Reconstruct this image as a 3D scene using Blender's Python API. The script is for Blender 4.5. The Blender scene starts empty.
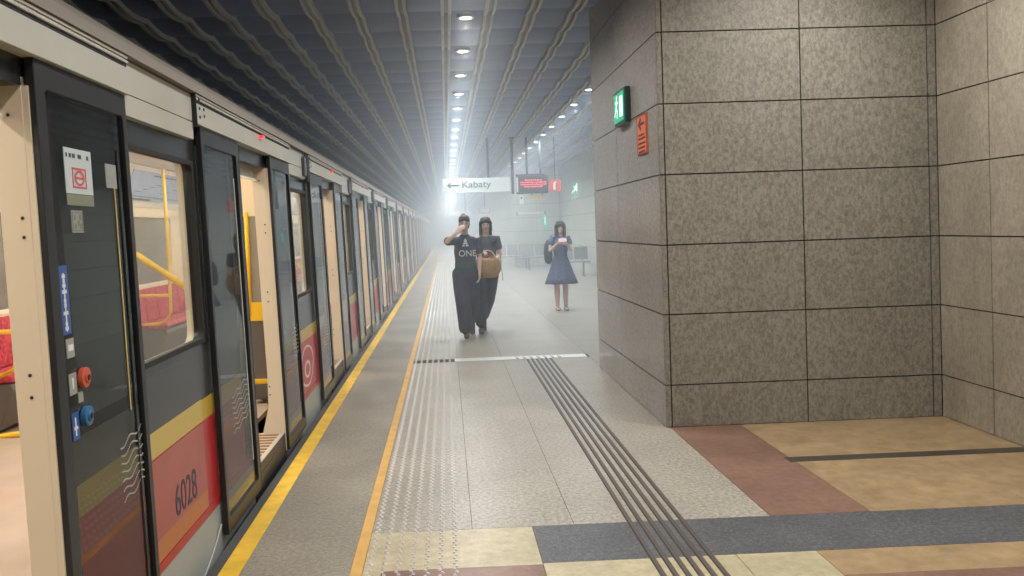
import bpy, bmesh, math, random
from mathutils import Vector, Matrix
random.seed(7)
S = bpy.context.scene
C = S.collection
PI = math.pi

# ------------------------------------------------------------------ materials
def mat(name, col, rough=0.6, metal=0.0, emit=None, estr=0.0, noise=0.0, nscale=8.0, bump=0.0, spec=0.5, detail=4.0):
    m = bpy.data.materials.new(name); m.use_nodes = True
    nt = m.node_tree; b = nt.nodes['Principled BSDF']
    b.inputs['Base Color'].default_value = (*col, 1)
    b.inputs['Roughness'].default_value = rough
    b.inputs['Metallic'].default_value = metal
    b.inputs['Specular IOR Level'].default_value = spec
    if emit:
        b.inputs['Emission Color'].default_value = (*emit, 1)
        b.inputs['Emission Strength'].default_value = estr
    if noise or bump:
        g = nt.nodes.new('ShaderNodeNewGeometry')
        n = nt.nodes.new('ShaderNodeTexNoise'); n.inputs['Scale'].default_value = nscale; n.inputs['Detail'].default_value = detail
        nt.links.new(g.outputs['Position'], n.inputs['Vector'])
        if noise:
            r = nt.nodes.new('ShaderNodeValToRGB')
            r.color_ramp.elements[0].position = 0.3; r.color_ramp.elements[1].position = 0.7
            r.color_ramp.elements[0].color = (*[c * (1 - noise) for c in col], 1)
            r.color_ramp.elements[1].color = (*[min(1, c * (1 + noise)) for c in col], 1)
            nt.links.new(n.outputs['Fac'], r.inputs['Fac']); nt.links.new(r.outputs['Color'], b.inputs['Base Color'])
        if bump:
            bp = nt.nodes.new('ShaderNodeBump'); bp.inputs['Strength'].default_value = bump; bp.inputs['Distance'].default_value = 0.01
            nt.links.new(n.outputs['Fac'], bp.inputs['Height']); nt.links.new(bp.outputs['Normal'], b.inputs['Normal'])
    return m

def stone(name, c0, c1, c2, speck=60.0, cloud=1.2, rough=0.4, mid=0.5, spread=0.16, cloudamt=0.25, aniso=(1, 1, 1), spec=0.5, fine=0.5):
    """speckled stone: fine grains between c0 and c1 with flecks of c2, plus large soft clouds"""
    m = bpy.data.materials.new(name); m.use_nodes = True
    nt = m.node_tree; N = nt.nodes; L = nt.links; b = N['Principled BSDF']
    b.inputs['Roughness'].default_value = rough; b.inputs['Specular IOR Level'].default_value = spec
    g = N.new('ShaderNodeNewGeometry'); mp = N.new('ShaderNodeMapping'); mp.inputs['Scale'].default_value = aniso
    L.new(g.outputs['Position'], mp.inputs['Vector'])
    n1 = N.new('ShaderNodeTexNoise'); n1.inputs['Scale'].default_value = speck; n1.inputs['Detail'].default_value = 3; n1.inputs['Roughness'].default_value = 0.7
    n2 = N.new('ShaderNodeTexNoise'); n2.inputs['Scale'].default_value = cloud; n2.inputs['Detail'].default_value = 5
    n3 = N.new('ShaderNodeTexVoronoi'); n3.inputs['Scale'].default_value = speck * 1.6
    for n in (n1, n2, n3): L.new(mp.outputs['Vector'], n.inputs['Vector'])
    r1 = N.new('ShaderNodeValToRGB'); e = r1.color_ramp.elements
    e[0].position = mid - spread; e[1].position = mid + spread; e[0].color = (*c0, 1); e[1].color = (*c1, 1)
    L.new(n1.outputs['Fac'], r1.inputs['Fac'])
    r3 = N.new('ShaderNodeValToRGB'); e = r3.color_ramp.elements
    e[0].position = 0.18; e[1].position = 0.30; e[0].color = (1, 1, 1, 1); e[1].color = (0, 0, 0, 1)
    L.new(n3.outputs['Distance'], r3.inputs['Fac'])
    ml = N.new('ShaderNodeMath'); ml.operation = 'MULTIPLY'; ml.inputs[1].default_value = fine
    L.new(r3.outputs['Color'], ml.inputs[0])
    mx = N.new('ShaderNodeMixRGB'); mx.inputs[2].default_value = (*c2, 1)
    L.new(ml.outputs[0], mx.inputs[0]); L.new(r1.outputs['Color'], mx.inputs[1])
    r2 = N.new('ShaderNodeValToRGB'); e = r2.color_ramp.elements
    e[0].position = 0.35; e[1].position = 0.65
    e[0].color = (1 - cloudamt,) * 3 + (1,); e[1].color = (1, 1, 1, 1)
    L.new(n2.outputs['Fac'], r2.inputs['Fac'])
    mm = N.new('ShaderNodeMixRGB'); mm.blend_type = 'MULTIPLY'; mm.inputs[0].default_value = 1
    L.new(mx.outputs['Color'], mm.inputs[1]); L.new(r2.outputs['Color'], mm.inputs[2])
    L.new(mm.outputs['Color'], b.inputs['Base Color'])
    return m

def glass(name, tint, rough=0.02, ior=1.5):
    m = bpy.data.materials.new(name); m.use_nodes = True
    nt = m.node_tree; N = nt.nodes; L = nt.links; N.remove(N['Principled BSDF'])
    t = N.new('ShaderNodeBsdfTransparent'); t.inputs['Color'].default_value = (*tint, 1)
    g = N.new('ShaderNodeBsdfGlossy'); g.inputs['Roughness'].default_value = rough
    f = N.new('ShaderNodeFresnel'); f.inputs['IOR'].default_value = ior
    mx = N.new('ShaderNodeMixShader')
    ge = N.new('ShaderNodeNewGeometry'); sb = N.new('ShaderNodeMath'); sb.operation = 'SUBTRACT'; sb.inputs[0].default_value = 1
    L.new(ge.outputs['Backfacing'], sb.inputs[1]); ml = N.new('ShaderNodeMath'); ml.operation = 'MULTIPLY'
    L.new(f.outputs[0], ml.inputs[0]); L.new(sb.outputs[0], ml.inputs[1])
    L.new(ml.outputs[0], mx.inputs[0]); L.new(t.outputs[0], mx.inputs[1]); L.new(g.outputs[0], mx.inputs[2])
    L.new(mx.outputs[0], N['Material Output'].inputs['Surface'])
    return m

def emis(name, col, s):
    m = bpy.data.materials.new(name); m.use_nodes = True
    nt = m.node_tree; nt.nodes.remove(nt.nodes['Principled BSDF'])
    e = nt.nodes.new('ShaderNodeEmission'); e.inputs['Color'].default_value = (*col, 1); e.inputs['Strength'].default_value = s
    nt.links.new(e.outputs[0], nt.nodes['Material Output'].inputs['Surface'])
    return m

M = {}
M['granite_wall'] = stone('granite_wall', (.155, .145, .12), (.30, .28, .235), (.40, .375, .315), speck=46, aniso=(1, 1, .6), spread=.16, fine=.35, cloud=1.5, rough=.55, cloudamt=.12)
M['granite_right'] = stone('granite_right', (.27, .24, .19), (.43, .39, .315), (.50, .45, .36), speck=36, aniso=(1, 1, .55), spread=.2, cloud=2.5, rough=.5, cloudamt=.18)
M['granite_polished'] = stone('granite_polished', (.25, .225, .205), (.37, .34, .31), (.42, .39, .35), speck=40, cloud=1.5, rough=.22, cloudamt=.12)
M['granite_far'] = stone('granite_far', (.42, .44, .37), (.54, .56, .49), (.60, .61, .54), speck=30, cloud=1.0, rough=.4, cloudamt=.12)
M['joint'] = mat('dark_joint', (.03, .026, .02), .9)
M['floor_grey'] = stone('floor_grey_granite', (.225, .205, .172), (.435, .408, .35), (.57, .545, .475), speck=42, spread=.13, cloud=1.6, rough=.33, cloudamt=.16)
M['floor_edge'] = stone('floor_edge_stone', (.21, .19, .155), (.35, .325, .27), (.42, .395, .33), speck=45, spread=.13, cloud=1.3, rough=.38, cloudamt=.30)
M['floor_dark'] = stone('floor_dark_granite', (.05, .055, .062), (.12, .128, .14), (.30, .32, .33), speck=38, cloud=3, rough=.38, cloudamt=.2, fine=.45)
M['floor_beige'] = stone('floor_beige_marble', (.40, .345, .215), (.53, .47, .32), (.60, .55, .41), speck=16, cloud=3, rough=.35, cloudamt=.2, fine=.2)
M['floor_gold'] = stone('floor_gold_marble', (.28, .195, .105), (.39, .28, .155), (.44, .33, .19), speck=9, cloud=3.5, rough=.38, cloudamt=.22, fine=.1)
M['floor_brown'] = stone('floor_brown_stone', (.19, .105, .075), (.255, .15, .11), (.24, .14, .10), speck=20, cloud=2, rough=.36, cloudamt=.3, fine=.1)
M['floor_black'] = stone('floor_black_strip', (.035, .03, .024), (.07, .06, .045), (.08, .07, .05), speck=60, cloud=2, rough=.5)
M['yellow_line'] = mat('yellow_line', (.72, .45, .04), .5, noise=.18, nscale=7)
M['orange_line'] = mat('orange_line', (.56, .33, .085), .5, noise=.12, nscale=9)
M['steel'] = mat('steel', (.88, .88, .86), .32, .7)
M['stud'] = mat('stud_steel', (.62, .60, .58), .3, .6)
M['ridge'] = mat('ridge_rubber', (.075, .062, .055), .5)
M['ceil'] = mat('ceiling_panel', (.165, .215, .335), .55, noise=.12, nscale=1.4)
M['rib'] = mat('ceiling_rib', (.47, .475, .47), .6)
M['rib_in'] = mat('ceiling_rib_inner', (.27, .275, .275), .6)
M['concrete'] = mat('tunnel_concrete', (.06, .062, .065), .9, noise=.2, nscale=2)
M['cream_ext'] = mat('train_cream_paint', (.46, .455, .405), .38, noise=.06, nscale=2)
M['cream_jamb'] = mat('door_jamb_cream', (.66, .58, .455), .45)
M['cream_in'] = mat('interior_cream', (.78, .68, .50), .5)
M['white_in'] = mat('interior_white', (.80, .78, .72), .45)
M['roof'] = mat('train_roof', (.19, .165, .14), .6)
M['black_band'] = mat('train_black_band', (.022, .024, .027), .22)
M['leaf_frame'] = mat('door_leaf_frame', (.018, .019, .022), .35)
M['rubber'] = mat('rubber', (.012, .012, .012), .7)
M['red'] = mat('livery_red', (.40, .018, .024), .3)
M['panel_red'] = mat('livery_panel_red', (.37, .085, .072), .3, noise=.1, nscale=5)
M['orange'] = mat('livery_orange', (.46, .15, .04), .3)
M['yellow'] = mat('livery_yellow', (.52, .38, .085), .3)
M['deepyellow'] = mat('livery_deep_yellow', (.47, .31, .03), .3)
M['skirt'] = mat('train_grey_skirt', (.34, .37, .37), .4)
M['dark_grey'] = mat('livery_dark_grey', (.045, .046, .047), .25)
M['kick'] = mat('door_kick_plate', (.045, .045, .05), .35, .5)
M['pole'] = mat('yellow_pole', (.86, .56, .03), .35)
M['seat'] = mat('seat_moquette', (.50, .055, .085), .85, noise=.55, nscale=26)
M['seat_base'] = mat('seat_base_grey', (.115, .105, .10), .6)
M['in_floor'] = mat('train_floor', (.52, .42, .35), .45, noise=.1, nscale=3)
M['thresh'] = mat('threshold_metal', (.50, .46, .40), .4, .3)
M['thresh_b'] = mat('threshold_brown', (.24, .12, .04), .6)
M['ad_blue'] = mat('ad_blue', (.36, .48, .72), .4, noise=.12, nscale=6)
M['ink'] = mat('dark_ink', (.05, .06, .09), .6)
M['glass_win'] = glass('window_glass', (.88, .90, .90), ior=1.45)
M['glass_leaf'] = glass('door_leaf_glass', (.72, .74, .72), ior=1.6)
M['glass_dark'] = glass('far_window_glass', (.3, .32, .33))
M['glass_frost'] = mat('grey_screen', (.30, .29, .26), .25)
M['white'] = mat('white_plastic', (.78, .78, .76), .4)
M['sticker'] = mat('sticker_white', (.50, .56, .58), .5)
M['sticker_g'] = mat('sticker_grey', (.30, .31, .29), .5)
M['sticker_r'] = mat('sticker_red', (.55, .09, .08), .5)
M['sticker_ol'] = mat('sticker_olive', (.20, .22, .15), .5)
M['blue'] = mat('sticker_blue', (.03, .09, .32), .35)
M['btn_r'] = mat('button_red', (.55, .10, .05), .35)
M['btn_b'] = mat('button_blue', (.03, .14, .30), .35)
M['chrome'] = mat('chrome', (.6, .6, .6), .2, 1.0)
M['black'] = mat('matte_black', (.015, .015, .017), .6)
M['benchm'] = mat('bench_metal', (.20, .21, .21), .45, .3)
M['dkmetal'] = mat('dark_metal', (.05, .055, .06), .45, .4)
M['sign_white'] = mat('sign_white_lit', (.66, .70, .69), .4, emit=(.9, 1, .97), estr=.02)
M['sign_green'] = mat('sign_green', (.03, .30, .16), .4, emit=(.05, .55, .30), estr=.5)
M['sign_pict'] = mat('sign_pictogram', (.8, .9, .85), .4, emit=(.75, 1, .88), estr=1.4)
M['green_case'] = mat('sign_case_dark_green', (.012, .06, .045), .4)
M['sign_orange'] = mat('sign_orange', (.72, .19, .09), .5)
M['sign_red'] = mat('sign_red', (.62, .05, .04), .5)
M['sign_yellow'] = mat('sign_yellow', (.80, .62, .25), .5)
M['led'] = emis('led_red', (1, .10, .12), 1.8)
M['lamp_red'] = mat('lamp_red', (.6, .05, .04), .3, emit=(1, .05, .05), estr=1.2)
M['lamp'] = emis('ceiling_lamp_glow', (.93, .98, 1.0), 12)
M['train_lamp'] = emis('train_ceiling_lamp', (1.0, .90, .72), 21)

# ------------------------------------------------------------------ mesh helpers
def tag(o, label=None, cat=None, group=None, kind=None):
    if label: o['label'] = label
    if cat: o['category'] = cat
    if group: o['group'] = group
    if kind: o['kind'] = kind
    return o

def empty(name, loc=(0, 0, 0), rz=0, label=None, cat=None, group=None):
    o = bpy.data.objects.new(name, None); C.objects.link(o); o.location = loc; o.rotation_euler.z = rz
    o.empty_display_size = .1
    return tag(o, label, cat, group)

def build(name, bm, mats, parent=None, smooth=False, bevel=0, kind=None, label=None):
    bmesh.ops.recalc_face_normals(bm, faces=bm.faces)
    me = bpy.data.meshes.new(name); bm.to_mesh(me); bm.free()
    for m in (mats if isinstance(mats, (list, tuple)) else [mats]): me.materials.append(m)
    o = bpy.data.objects.new(name, me); C.objects.link(o)
    if parent: o.parent = parent
    if smooth:
        for p in me.polygons: p.use_smooth = True
    if bevel:
        md = o.modifiers.new('bevel', 'BEVEL'); md.width = bevel; md.segments = 2; md.limit_method = 'ANGLE'
    if kind: o['kind'] = kind
    if label: o['label'] = label
    return o

def box(bm, x0, x1, y0, y1, z0, z1, mi=0):
    vs = [bm.verts.new((x, y, z)) for x in (x0, x1) for y in (y0, y1) for z in (z0, z1)]
    for f in ((0, 1, 3, 2), (4, 6, 7, 5), (0, 4, 5, 1), (2, 3, 7, 6), (0, 2, 6, 4), (1, 5, 7, 3)):
        fc = bm.faces.new([vs[i] for i in f]); fc.material_index = mi

def B(*boxes):
    bm = bmesh.new()
    for b in boxes: box(bm, *b)
    return bm

def quad(bm, pts, mi=0):
    f = bm.faces.new([bm.verts.new(p) for p in pts]); f.material_index = mi; return f

def prism(bm, prof, axis, a0, a1, mi=0, close=True):
    """extrude a 2D profile: axis 'y' -> prof is (x,z); axis 'x' -> prof is (y,z); axis 'z' -> prof (x,y)"""
    def P(p, a):
        return {'y': (p[0], a, p[1]), 'x': (a, p[0], p[1]), 'z': (p[0], p[1], a)}[axis]
    v0 = [bm.verts.new(P(p, a0)) for p in prof]; v1 = [bm.verts.new(P(p, a1)) for p in prof]
    n = len(prof)
    for i in range(n if close else n - 1):
        j = (i + 1) % n
        f = bm.faces.new((v0[i], v0[j], v1[j], v1[i])); f.material_index = mi
    if close:
        f = bm.faces.new(v0); f.material_index = mi
        f = bm.faces.new(list(reversed(v1))); f.material_index = mi

def tube(bm, pts, r, seg=10, mi=0, caps=True):
    pts = [Vector(p) for p in pts]; rings = []
    ref = Vector((0, 0, 1))
    for i, p in enumerate(pts):
        a = pts[max(0, i - 1)]; b = pts[min(len(pts) - 1, i + 1)]
        t = (b - a).normalized()
        rf = ref if abs(t.dot(ref)) < .95 else Vector((1, 0, 0))
        s = t.cross(rf).normalized(); u = s.cross(t)
        rr = r[i] if isinstance(r, (list, tuple)) else r
        rings.append([bm.verts.new(p + s * rr * math.cos(2 * PI * k / seg) + u * rr * math.sin(2 * PI * k / seg)) for k in range(seg)])
    for A, Bq in zip(rings, rings[1:]):
        # align rings
        off = min(range(seg), key=lambda o: (A[0].co - Bq[o].co).length)
        for k in range(seg):
            f = bm.faces.new((A[k], A[(k + 1) % seg], Bq[(k + 1 + off) % seg], Bq[(k + off) % seg])); f.material_index = mi
    if caps:
        bm.faces.new(rings[0]).material_index = mi; bm.faces.new(list(reversed(rings[-1]))).material_index = mi

def disc(bm, c, axis, r, h, seg=20, mi=0):
    """cylinder centred at c along axis ('x','y','z')"""
    c = Vector(c); ax = {'x': Vector((1, 0, 0)), 'y': Vector((0, 1, 0)), 'z': Vector((0, 0, 1))}[axis]
    tube(bm, [c - ax * h / 2, c + ax * h / 2], r, seg, mi)

def arc(cx, cy, r, a0, a1, n=6):
    return [(cx + r * math.cos(a0 + (a1 - a0) * i / n), cy + r * math.sin(a0 + (a1 - a0) * i / n)) for i in range(n + 1)]

def text_mesh(name, body, size, m, parent, matrix, extrude=.001, sx=1.0):
    cu = bpy.data.curves.new(name, 'FONT'); cu.body = body; cu.size = size; cu.extrude = extrude
    to = bpy.data.objects.new(name, cu); C.objects.link(to)
    bpy.context.view_layer.update()
    dg = bpy.context.evaluated_depsgraph_get()
    me = bpy.data.meshes.new_from_object(to.evaluated_get(dg))
    bpy.data.objects.remove(to)
    me.transform(matrix @ Matrix.Diagonal((sx, 1, 1, 1)))
    me.materials.clear(); me.materials.append(m)
    o = bpy.data.objects.new(name, me); C.objects.link(o); o.parent = parent
    return o

# ------------------------------------------------------------------ FLOOR
XE = -1.14         # platform edge
def slab(bm, x0, x1, y0, y1, mi, z=0.0, t=.04, g=.0015):
    box(bm, x0 + g, x1 - g, y0 + g, y1 - g, z - t, z, mi)
bm = bmesh.new()
YF = 110.0; YB = -6.0
box(bm, XE, 9, YB, YF, -.30, -.006, 7)                       # joint bed
slab(bm, XE, -1.035, YB, YF, 8)
slab(bm, -1.035, -.51, YB, YF, 1, g=0)
slab(bm, -.51, -.45, YB, YF, 9)
cols = [-.45, .084, .63, 1.17, 1.69]
ys = [4.49, 10.215, 10.465] + [10.4 + 5.2 * i for i in range(1, 20)] + [YF]
for i in range(len(ys) - 1):
    if i == 1: continue
    for a, b in zip(cols, cols[1:]):
        if b == 1.17 or a == 1.17:
            if a == 1.17: continue
            b = 1.69
        slab(bm, a, b, ys[i], ys[i + 1], 0)
for i, (y0, y1) in enumerate([(9.40, 22.), (22., 34.), (34., 60), (60, YF)]):
    slab(bm, 1.69, 9, y0, y1, 0)
# beige / brown bands in the foreground
slab(bm, -.45, -.36, YB, 4.49, 4); slab(bm, -.36, .405, 3.975, 4.49, 4)
slab(bm, -.36, .405, 3.45, 3.975, 6); slab(bm, -.36, .405, YB, 3.45, 4)
slab(bm, .405, 3.9, 3.99, 4.49, 3)
slab(bm, .405, 1.33, 3.45, 3.99, 4); slab(bm, 1.33, 1.72, 3.45, 3.99, 4)
slab(bm, 1.72, 2.78, 3.70, 3.99, 5); slab(bm, 2.78, 3.9, 3.70, 3.99, 5); slab(bm, 1.72, 3.9, 3.45, 3.70, 6)
slab(bm, .405, 3.9, YB, 3.45, 4)
slab(bm, 1.69, 2.24, 4.49, 6.6, 6)
slab(bm, 2.24, 3.15, 4.49, 5.47, 5, g=.0006); slab(bm, 3.15, 3.9, 4.49, 5.47, 5, g=.0006)
slab(bm, 2.20, 3.9, 5.47, 5.585, 10, z=.001)
slab(bm, 2.24, 3.0, 5.585, 6.6, 5, g=.0006); slab(bm, 3.0, 3.9, 5.585, 6.6, 5, g=.0006)
build('floor', bm, [M['floor_grey'], M['floor_edge'], M['floor_grey'], M['floor_dark'], M['floor_beige'], M['floor_gold'], M['floor_brown'], M['joint'], M['yellow_line'], M['orange_line'], M['floor_black']], kind='structure')
# platform edge face, track bed
build('trim_1', B((XE - .06, XE, YB, YF, -.30, -.012), (XE - .02, XE + .25, YB, YF, -1.2, -.30)), M['concrete'], kind='structure')
build('floor_track', B((-5.6, -.85, YB, YF, -1.35, -1.2)), M['concrete'], kind='structure')

# expansion joint cover strip across the platform
r = empty('joint_cover', (0, 0, 0), 0, 'shiny metal expansion joint strip across the platform floor at end of ribbed guide strip', 'floor strip')
bm = B((.05, 1.66, 10.22, 10.46, -.02, .004))
build('cover_plate', bm, M['steel'], r)
bm = bmesh.new()
for i in range(7): box(bm, .80 + i * .085, .83 + i * .085, 10.24, 10.44, .004, .012)
build('grip_bar', bm, M['stud'], r)

# tactile studs: seven double rows of little steel domes
def dome(bm, x, y, rr=.0105, h=.005):
    n = 7
    a = [bm.verts.new((x + rr * math.cos(2 * PI * k / n), y + rr * math.sin(2 * PI * k / n), 0)) for k in range(n)]
    b = [bm.verts.new((x + .6 * rr * math.cos(2 * PI * k / n), y + .6 * rr * math.sin(2 * PI * k / n), h)) for k in range(n)]
    for k in range(n): bm.faces.new((a[k], a[(k + 1) % n], b[(k + 1) % n], b[k]))
    bm.faces.new(b)
tp = empty('tactile_paving', (-.23, 0, 0), 0, 'band of seven rows of small steel warning studs beside the orange line', 'tactile paving')
spots = []
for k in range(7):
    x = -.420 + k * .0685 + .23; y = 2.4; i = 0
    while y < 42:
        spots.append((y, x + (.006 if i % 2 else -.006))); y += .034 if y < 14 else .05 if y < 24 else .09; i += 1
spots.sort(); near = [p for p in spots if p[0] > 3.86][:100]; rest = [p for p in spots if p not in set(near)]
first = None
for y, x in near:
    if first is None:
        bm = bmesh.new(); dome(bm, 0, 0, .010, .0055); o = first = build('stud', bm, M['stud'], tp)
    else:
        o = first.copy(); C.objects.link(o)
    o.location = (x, y, 0)
bm = bmesh.new()
for y, x in rest: dome(bm, x, y, .010 if y < 14 else .011, .0055)
o = build('studs', bm, M['stud'], tp); o['kind'] = 'stuff'
# ribbed guide strip
gs = empty('guide_strip', (1.07, 0, 0), 0, 'dark ribbed guide strip of six parallel ridges running up the platform', 'guide strip')
for k in range(6):
    x = .93 + k * .056 - 1.07
    bm = bmesh.new()
    prism(bm, [(x - .015, 0), (x - .010, .007), (x + .010, .007), (x + .015, 0)], 'y', 1.5, 10.20)
    build('ridge', bm, M['ridge'], gs)

# ------------------------------------------------------------------ WALLS
ROWS = [0, .33, .88, 1.42, 1.965, 2.51, 3.06, 3.60, 4.15]
def wall_panels(name, m, p0, p1, cuts, rows=ROWS, th=.03, gap=.010, nsign=1, plain=()):
    """panels from p0 to p1 (2D), cuts = distances along it; outward normal is left of p0->p1 times nsign"""
    p0 = Vector((*p0, 0)); p1 = Vector((*p1, 0)); d = (p1 - p0).normalized(); n = Vector((-d.y, d.x, 0)) * nsign
    bm = bmesh.new()
    def pb(a, b, z0, z1, t0, t1, mi):
        vs = [p0 + d * s + n * t + Vector((0, 0, z)) for s in (a, b) for t in (t0, t1) for z in (z0, z1)]
        vv = [bm.verts.new(v) for v in vs]
        for f in ((0, 1, 3, 2), (4, 6, 7, 5), (0, 4, 5, 1), (2, 3, 7, 6), (0, 2, 6, 4), (1, 5, 7, 3)):
            bm.faces.new([vv[i] for i in f]).material_index = mi
    Lh = (p1 - p0).length
    pb(.013, Lh - .013, 0, 4.3, -.10, -.012, 1)
    for i, (a, b) in enumerate(zip(cuts, cuts[1:])):
        rr = rows
        for z0, z1 in zip(rr, rr[1:]):
            pb(a + gap / 2, b - gap / 2, z0 + gap / 2, z1 - gap / 2, -.03, 0, 0)
    return build(name, bm, [m, M['joint']], kind='structure')
XP = 1.662; YW = 6.53; YP = 9.42; XR = 3.85
wall_panels('wall_front', M['granite_wall'], (XR, YW), (XP, YW), [0, .07, 1.07, 2.143, XR - XP], nsign=1)
wall_panels('wall_left_pillar', M['granite_polished'], (XP, YW), (XP, YP), [0, .05, 1.60, YP - YW], nsign=1)
wall_panels('wall_right', M['granite_right'], (XR, -6), (XR, YW), [.0] + [11.9 - 1.04 * k for k in range(11, -1, -1)] + [12.53], nsign=1)
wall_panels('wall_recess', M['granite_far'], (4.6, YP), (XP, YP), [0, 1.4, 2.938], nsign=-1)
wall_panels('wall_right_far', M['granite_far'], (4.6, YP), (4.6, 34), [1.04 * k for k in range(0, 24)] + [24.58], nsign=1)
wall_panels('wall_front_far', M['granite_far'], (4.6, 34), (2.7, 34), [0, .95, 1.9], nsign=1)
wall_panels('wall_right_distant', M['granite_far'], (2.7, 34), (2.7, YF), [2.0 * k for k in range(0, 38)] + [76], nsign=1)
build('wall_end', B((-5.6, 4.7, YF, YF + .2, -1.3, 4.3)), M['concrete'], kind='structure')
build('wall_back', B((-5.6, 4.7, YB - .2, YB, -1.3, 4.3)), M['concrete'], kind='structure')
build('wall_tunnel', B((-5.8, -5.6, YB, YF, -1.3, 4.3)), M['concrete'], kind='structure')

# ------------------------------------------------------------------ CEILING: shallow transverse vaults with longitudinal ribs
PER = .88; Y0C = .49
def zc(y):
    f = ((y - Y0C) / PER) % 1.0
    return 3.97 - .046 * math.sin(PI * f) ** .8
def ysamples(a, b, n=8):
    out = []; k = math.floor((a - Y0C) / PER)
    while True:
        for i in range(n):
            y = Y0C + (k + i / n) * PER
            if y > b: return out
            if y >= a: out.append(y)
        k += 1
bm = bmesh.new()
yy = ysamples(YB, YF)
pa = pb_ = None
for y in yy:
    a = bm.verts.new((-5.6, y, zc(y) + .0)); b = bm.verts.new((4.75, y, zc(y)))
    if pa: bm.faces.new((pa, pb_, b, a))
    pa, pb_ = a, b
ceil = build('ceiling', bm, M['ceil'], kind='structure')
build('ceiling_slab', B((-5.8, 4.8, YB - .2, YF + .2, 4.12, 4.3)), M['concrete'], kind='structure')
ribx = [.08 + .464 * k for k in range(-11, 10)]
rib0 = None
for n, x in enumerate(ribx):
    if rib0 is None:
        bm = bmesh.new(); prev = None
        for y in yy:
            z = zc(y)
            ring = [bm.verts.new((dx, y, z + dz)) for dx, dz in ((-.055, .01), (-.055, -.055), (-.022, -.055), (-.022, -.02), (.022, -.02), (.022, -.055), (.055, -.055), (.055, .01))]
            if prev:
                for i in range(7):
                    f = bm.faces.new((prev[i], prev[i + 1], ring[i + 1], ring[i])); f.material_index = 1 if i == 3 else 0
            prev = ring
        rib0 = build('trim_2', bm, [M['rib'], M['rib_in']], kind='structure'); o = rib0
    else:
        o = rib0.copy(); C.objects.link(o); o.name = 'trim_%d' % (n + 2)
    o.location.x = x

# ------------------------------------------------------------------ LAMPS
lamp0 = None
LY = [9.41 + 1.76 * k for k in range(-8, 50)]
def place_lamp(x, y, label, group, power):
    global lamp0
    z = zc(y) - .005
    if lamp0 is None:
        root = empty('ceiling_downlight', (x, y, z))
        bm = bmesh.new(); prof = [(.062, -.028), (.092, -.030), (.098, -.018), (.098, .01), (.06, .01)]
        n = 20; rings = [[bm.verts.new((r_ * math.cos(2 * PI * k / n), r_ * math.sin(2 * PI * k / n), zz)) for k in range(n)] for r_, zz in prof]
        for A, Bq in zip(rings, rings[1:] + rings[:1]):
            for k in range(n): bm.faces.new((A[k], A[(k + 1) % n], Bq[(k + 1) % n], Bq[k]))
        build('lamp_ring', bm, M['white'], root, smooth=True)
        bm = bmesh.new(); disc(bm, (0, 0, -.020), 'z', .064, .012)
        build('lamp_lens', bm, M['lamp'], root)
        lamp0 = root
    else:
        root = lamp0.copy(); C.objects.link(root); root.location = (x, y, z)
        for ch in lamp0.children:
            if ch.type == 'LIGHT': continue
            c = ch.copy(); C.objects.link(c); c.parent = root
    tag(root, label, 'ceiling lamp', group)
    ld = bpy.data.lights.new('lamp_light', 'AREA'); ld.shape = 'DISK'; ld.size = .12; ld.energy = power; ld.color = (1.0, .955, .89) if y < 12 else (.88, .95, 1.0); ld.spread = 2.6
    lo = bpy.data.objects.new('lamp_light', ld); C.objects.link(lo); lo.parent = root; lo.location = (0, 0, -.04)
LAMPS_MAIN = []
for y in LY:
    if y > 75: continue
    place_lamp(.30, y, 'round white downlight in the long row down the middle of the platform ceiling', 'downlights in the middle ceiling row', (31 if y < 12 else 48))
for k in range(0, 12):
    y = 14.65 + 1.76 * k
    if y < 33: place_lamp(2.55, y, 'round white downlight in the short row near the right-hand recess wall', 'downlights in the right ceiling row', 34)
for (x, y) in ((2.78, 5.45), (2.78, 2.9)):
    place_lamp(x, y, 'round white downlight above the stone-clad corner', 'downlights above the stone corner', 64)

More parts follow.
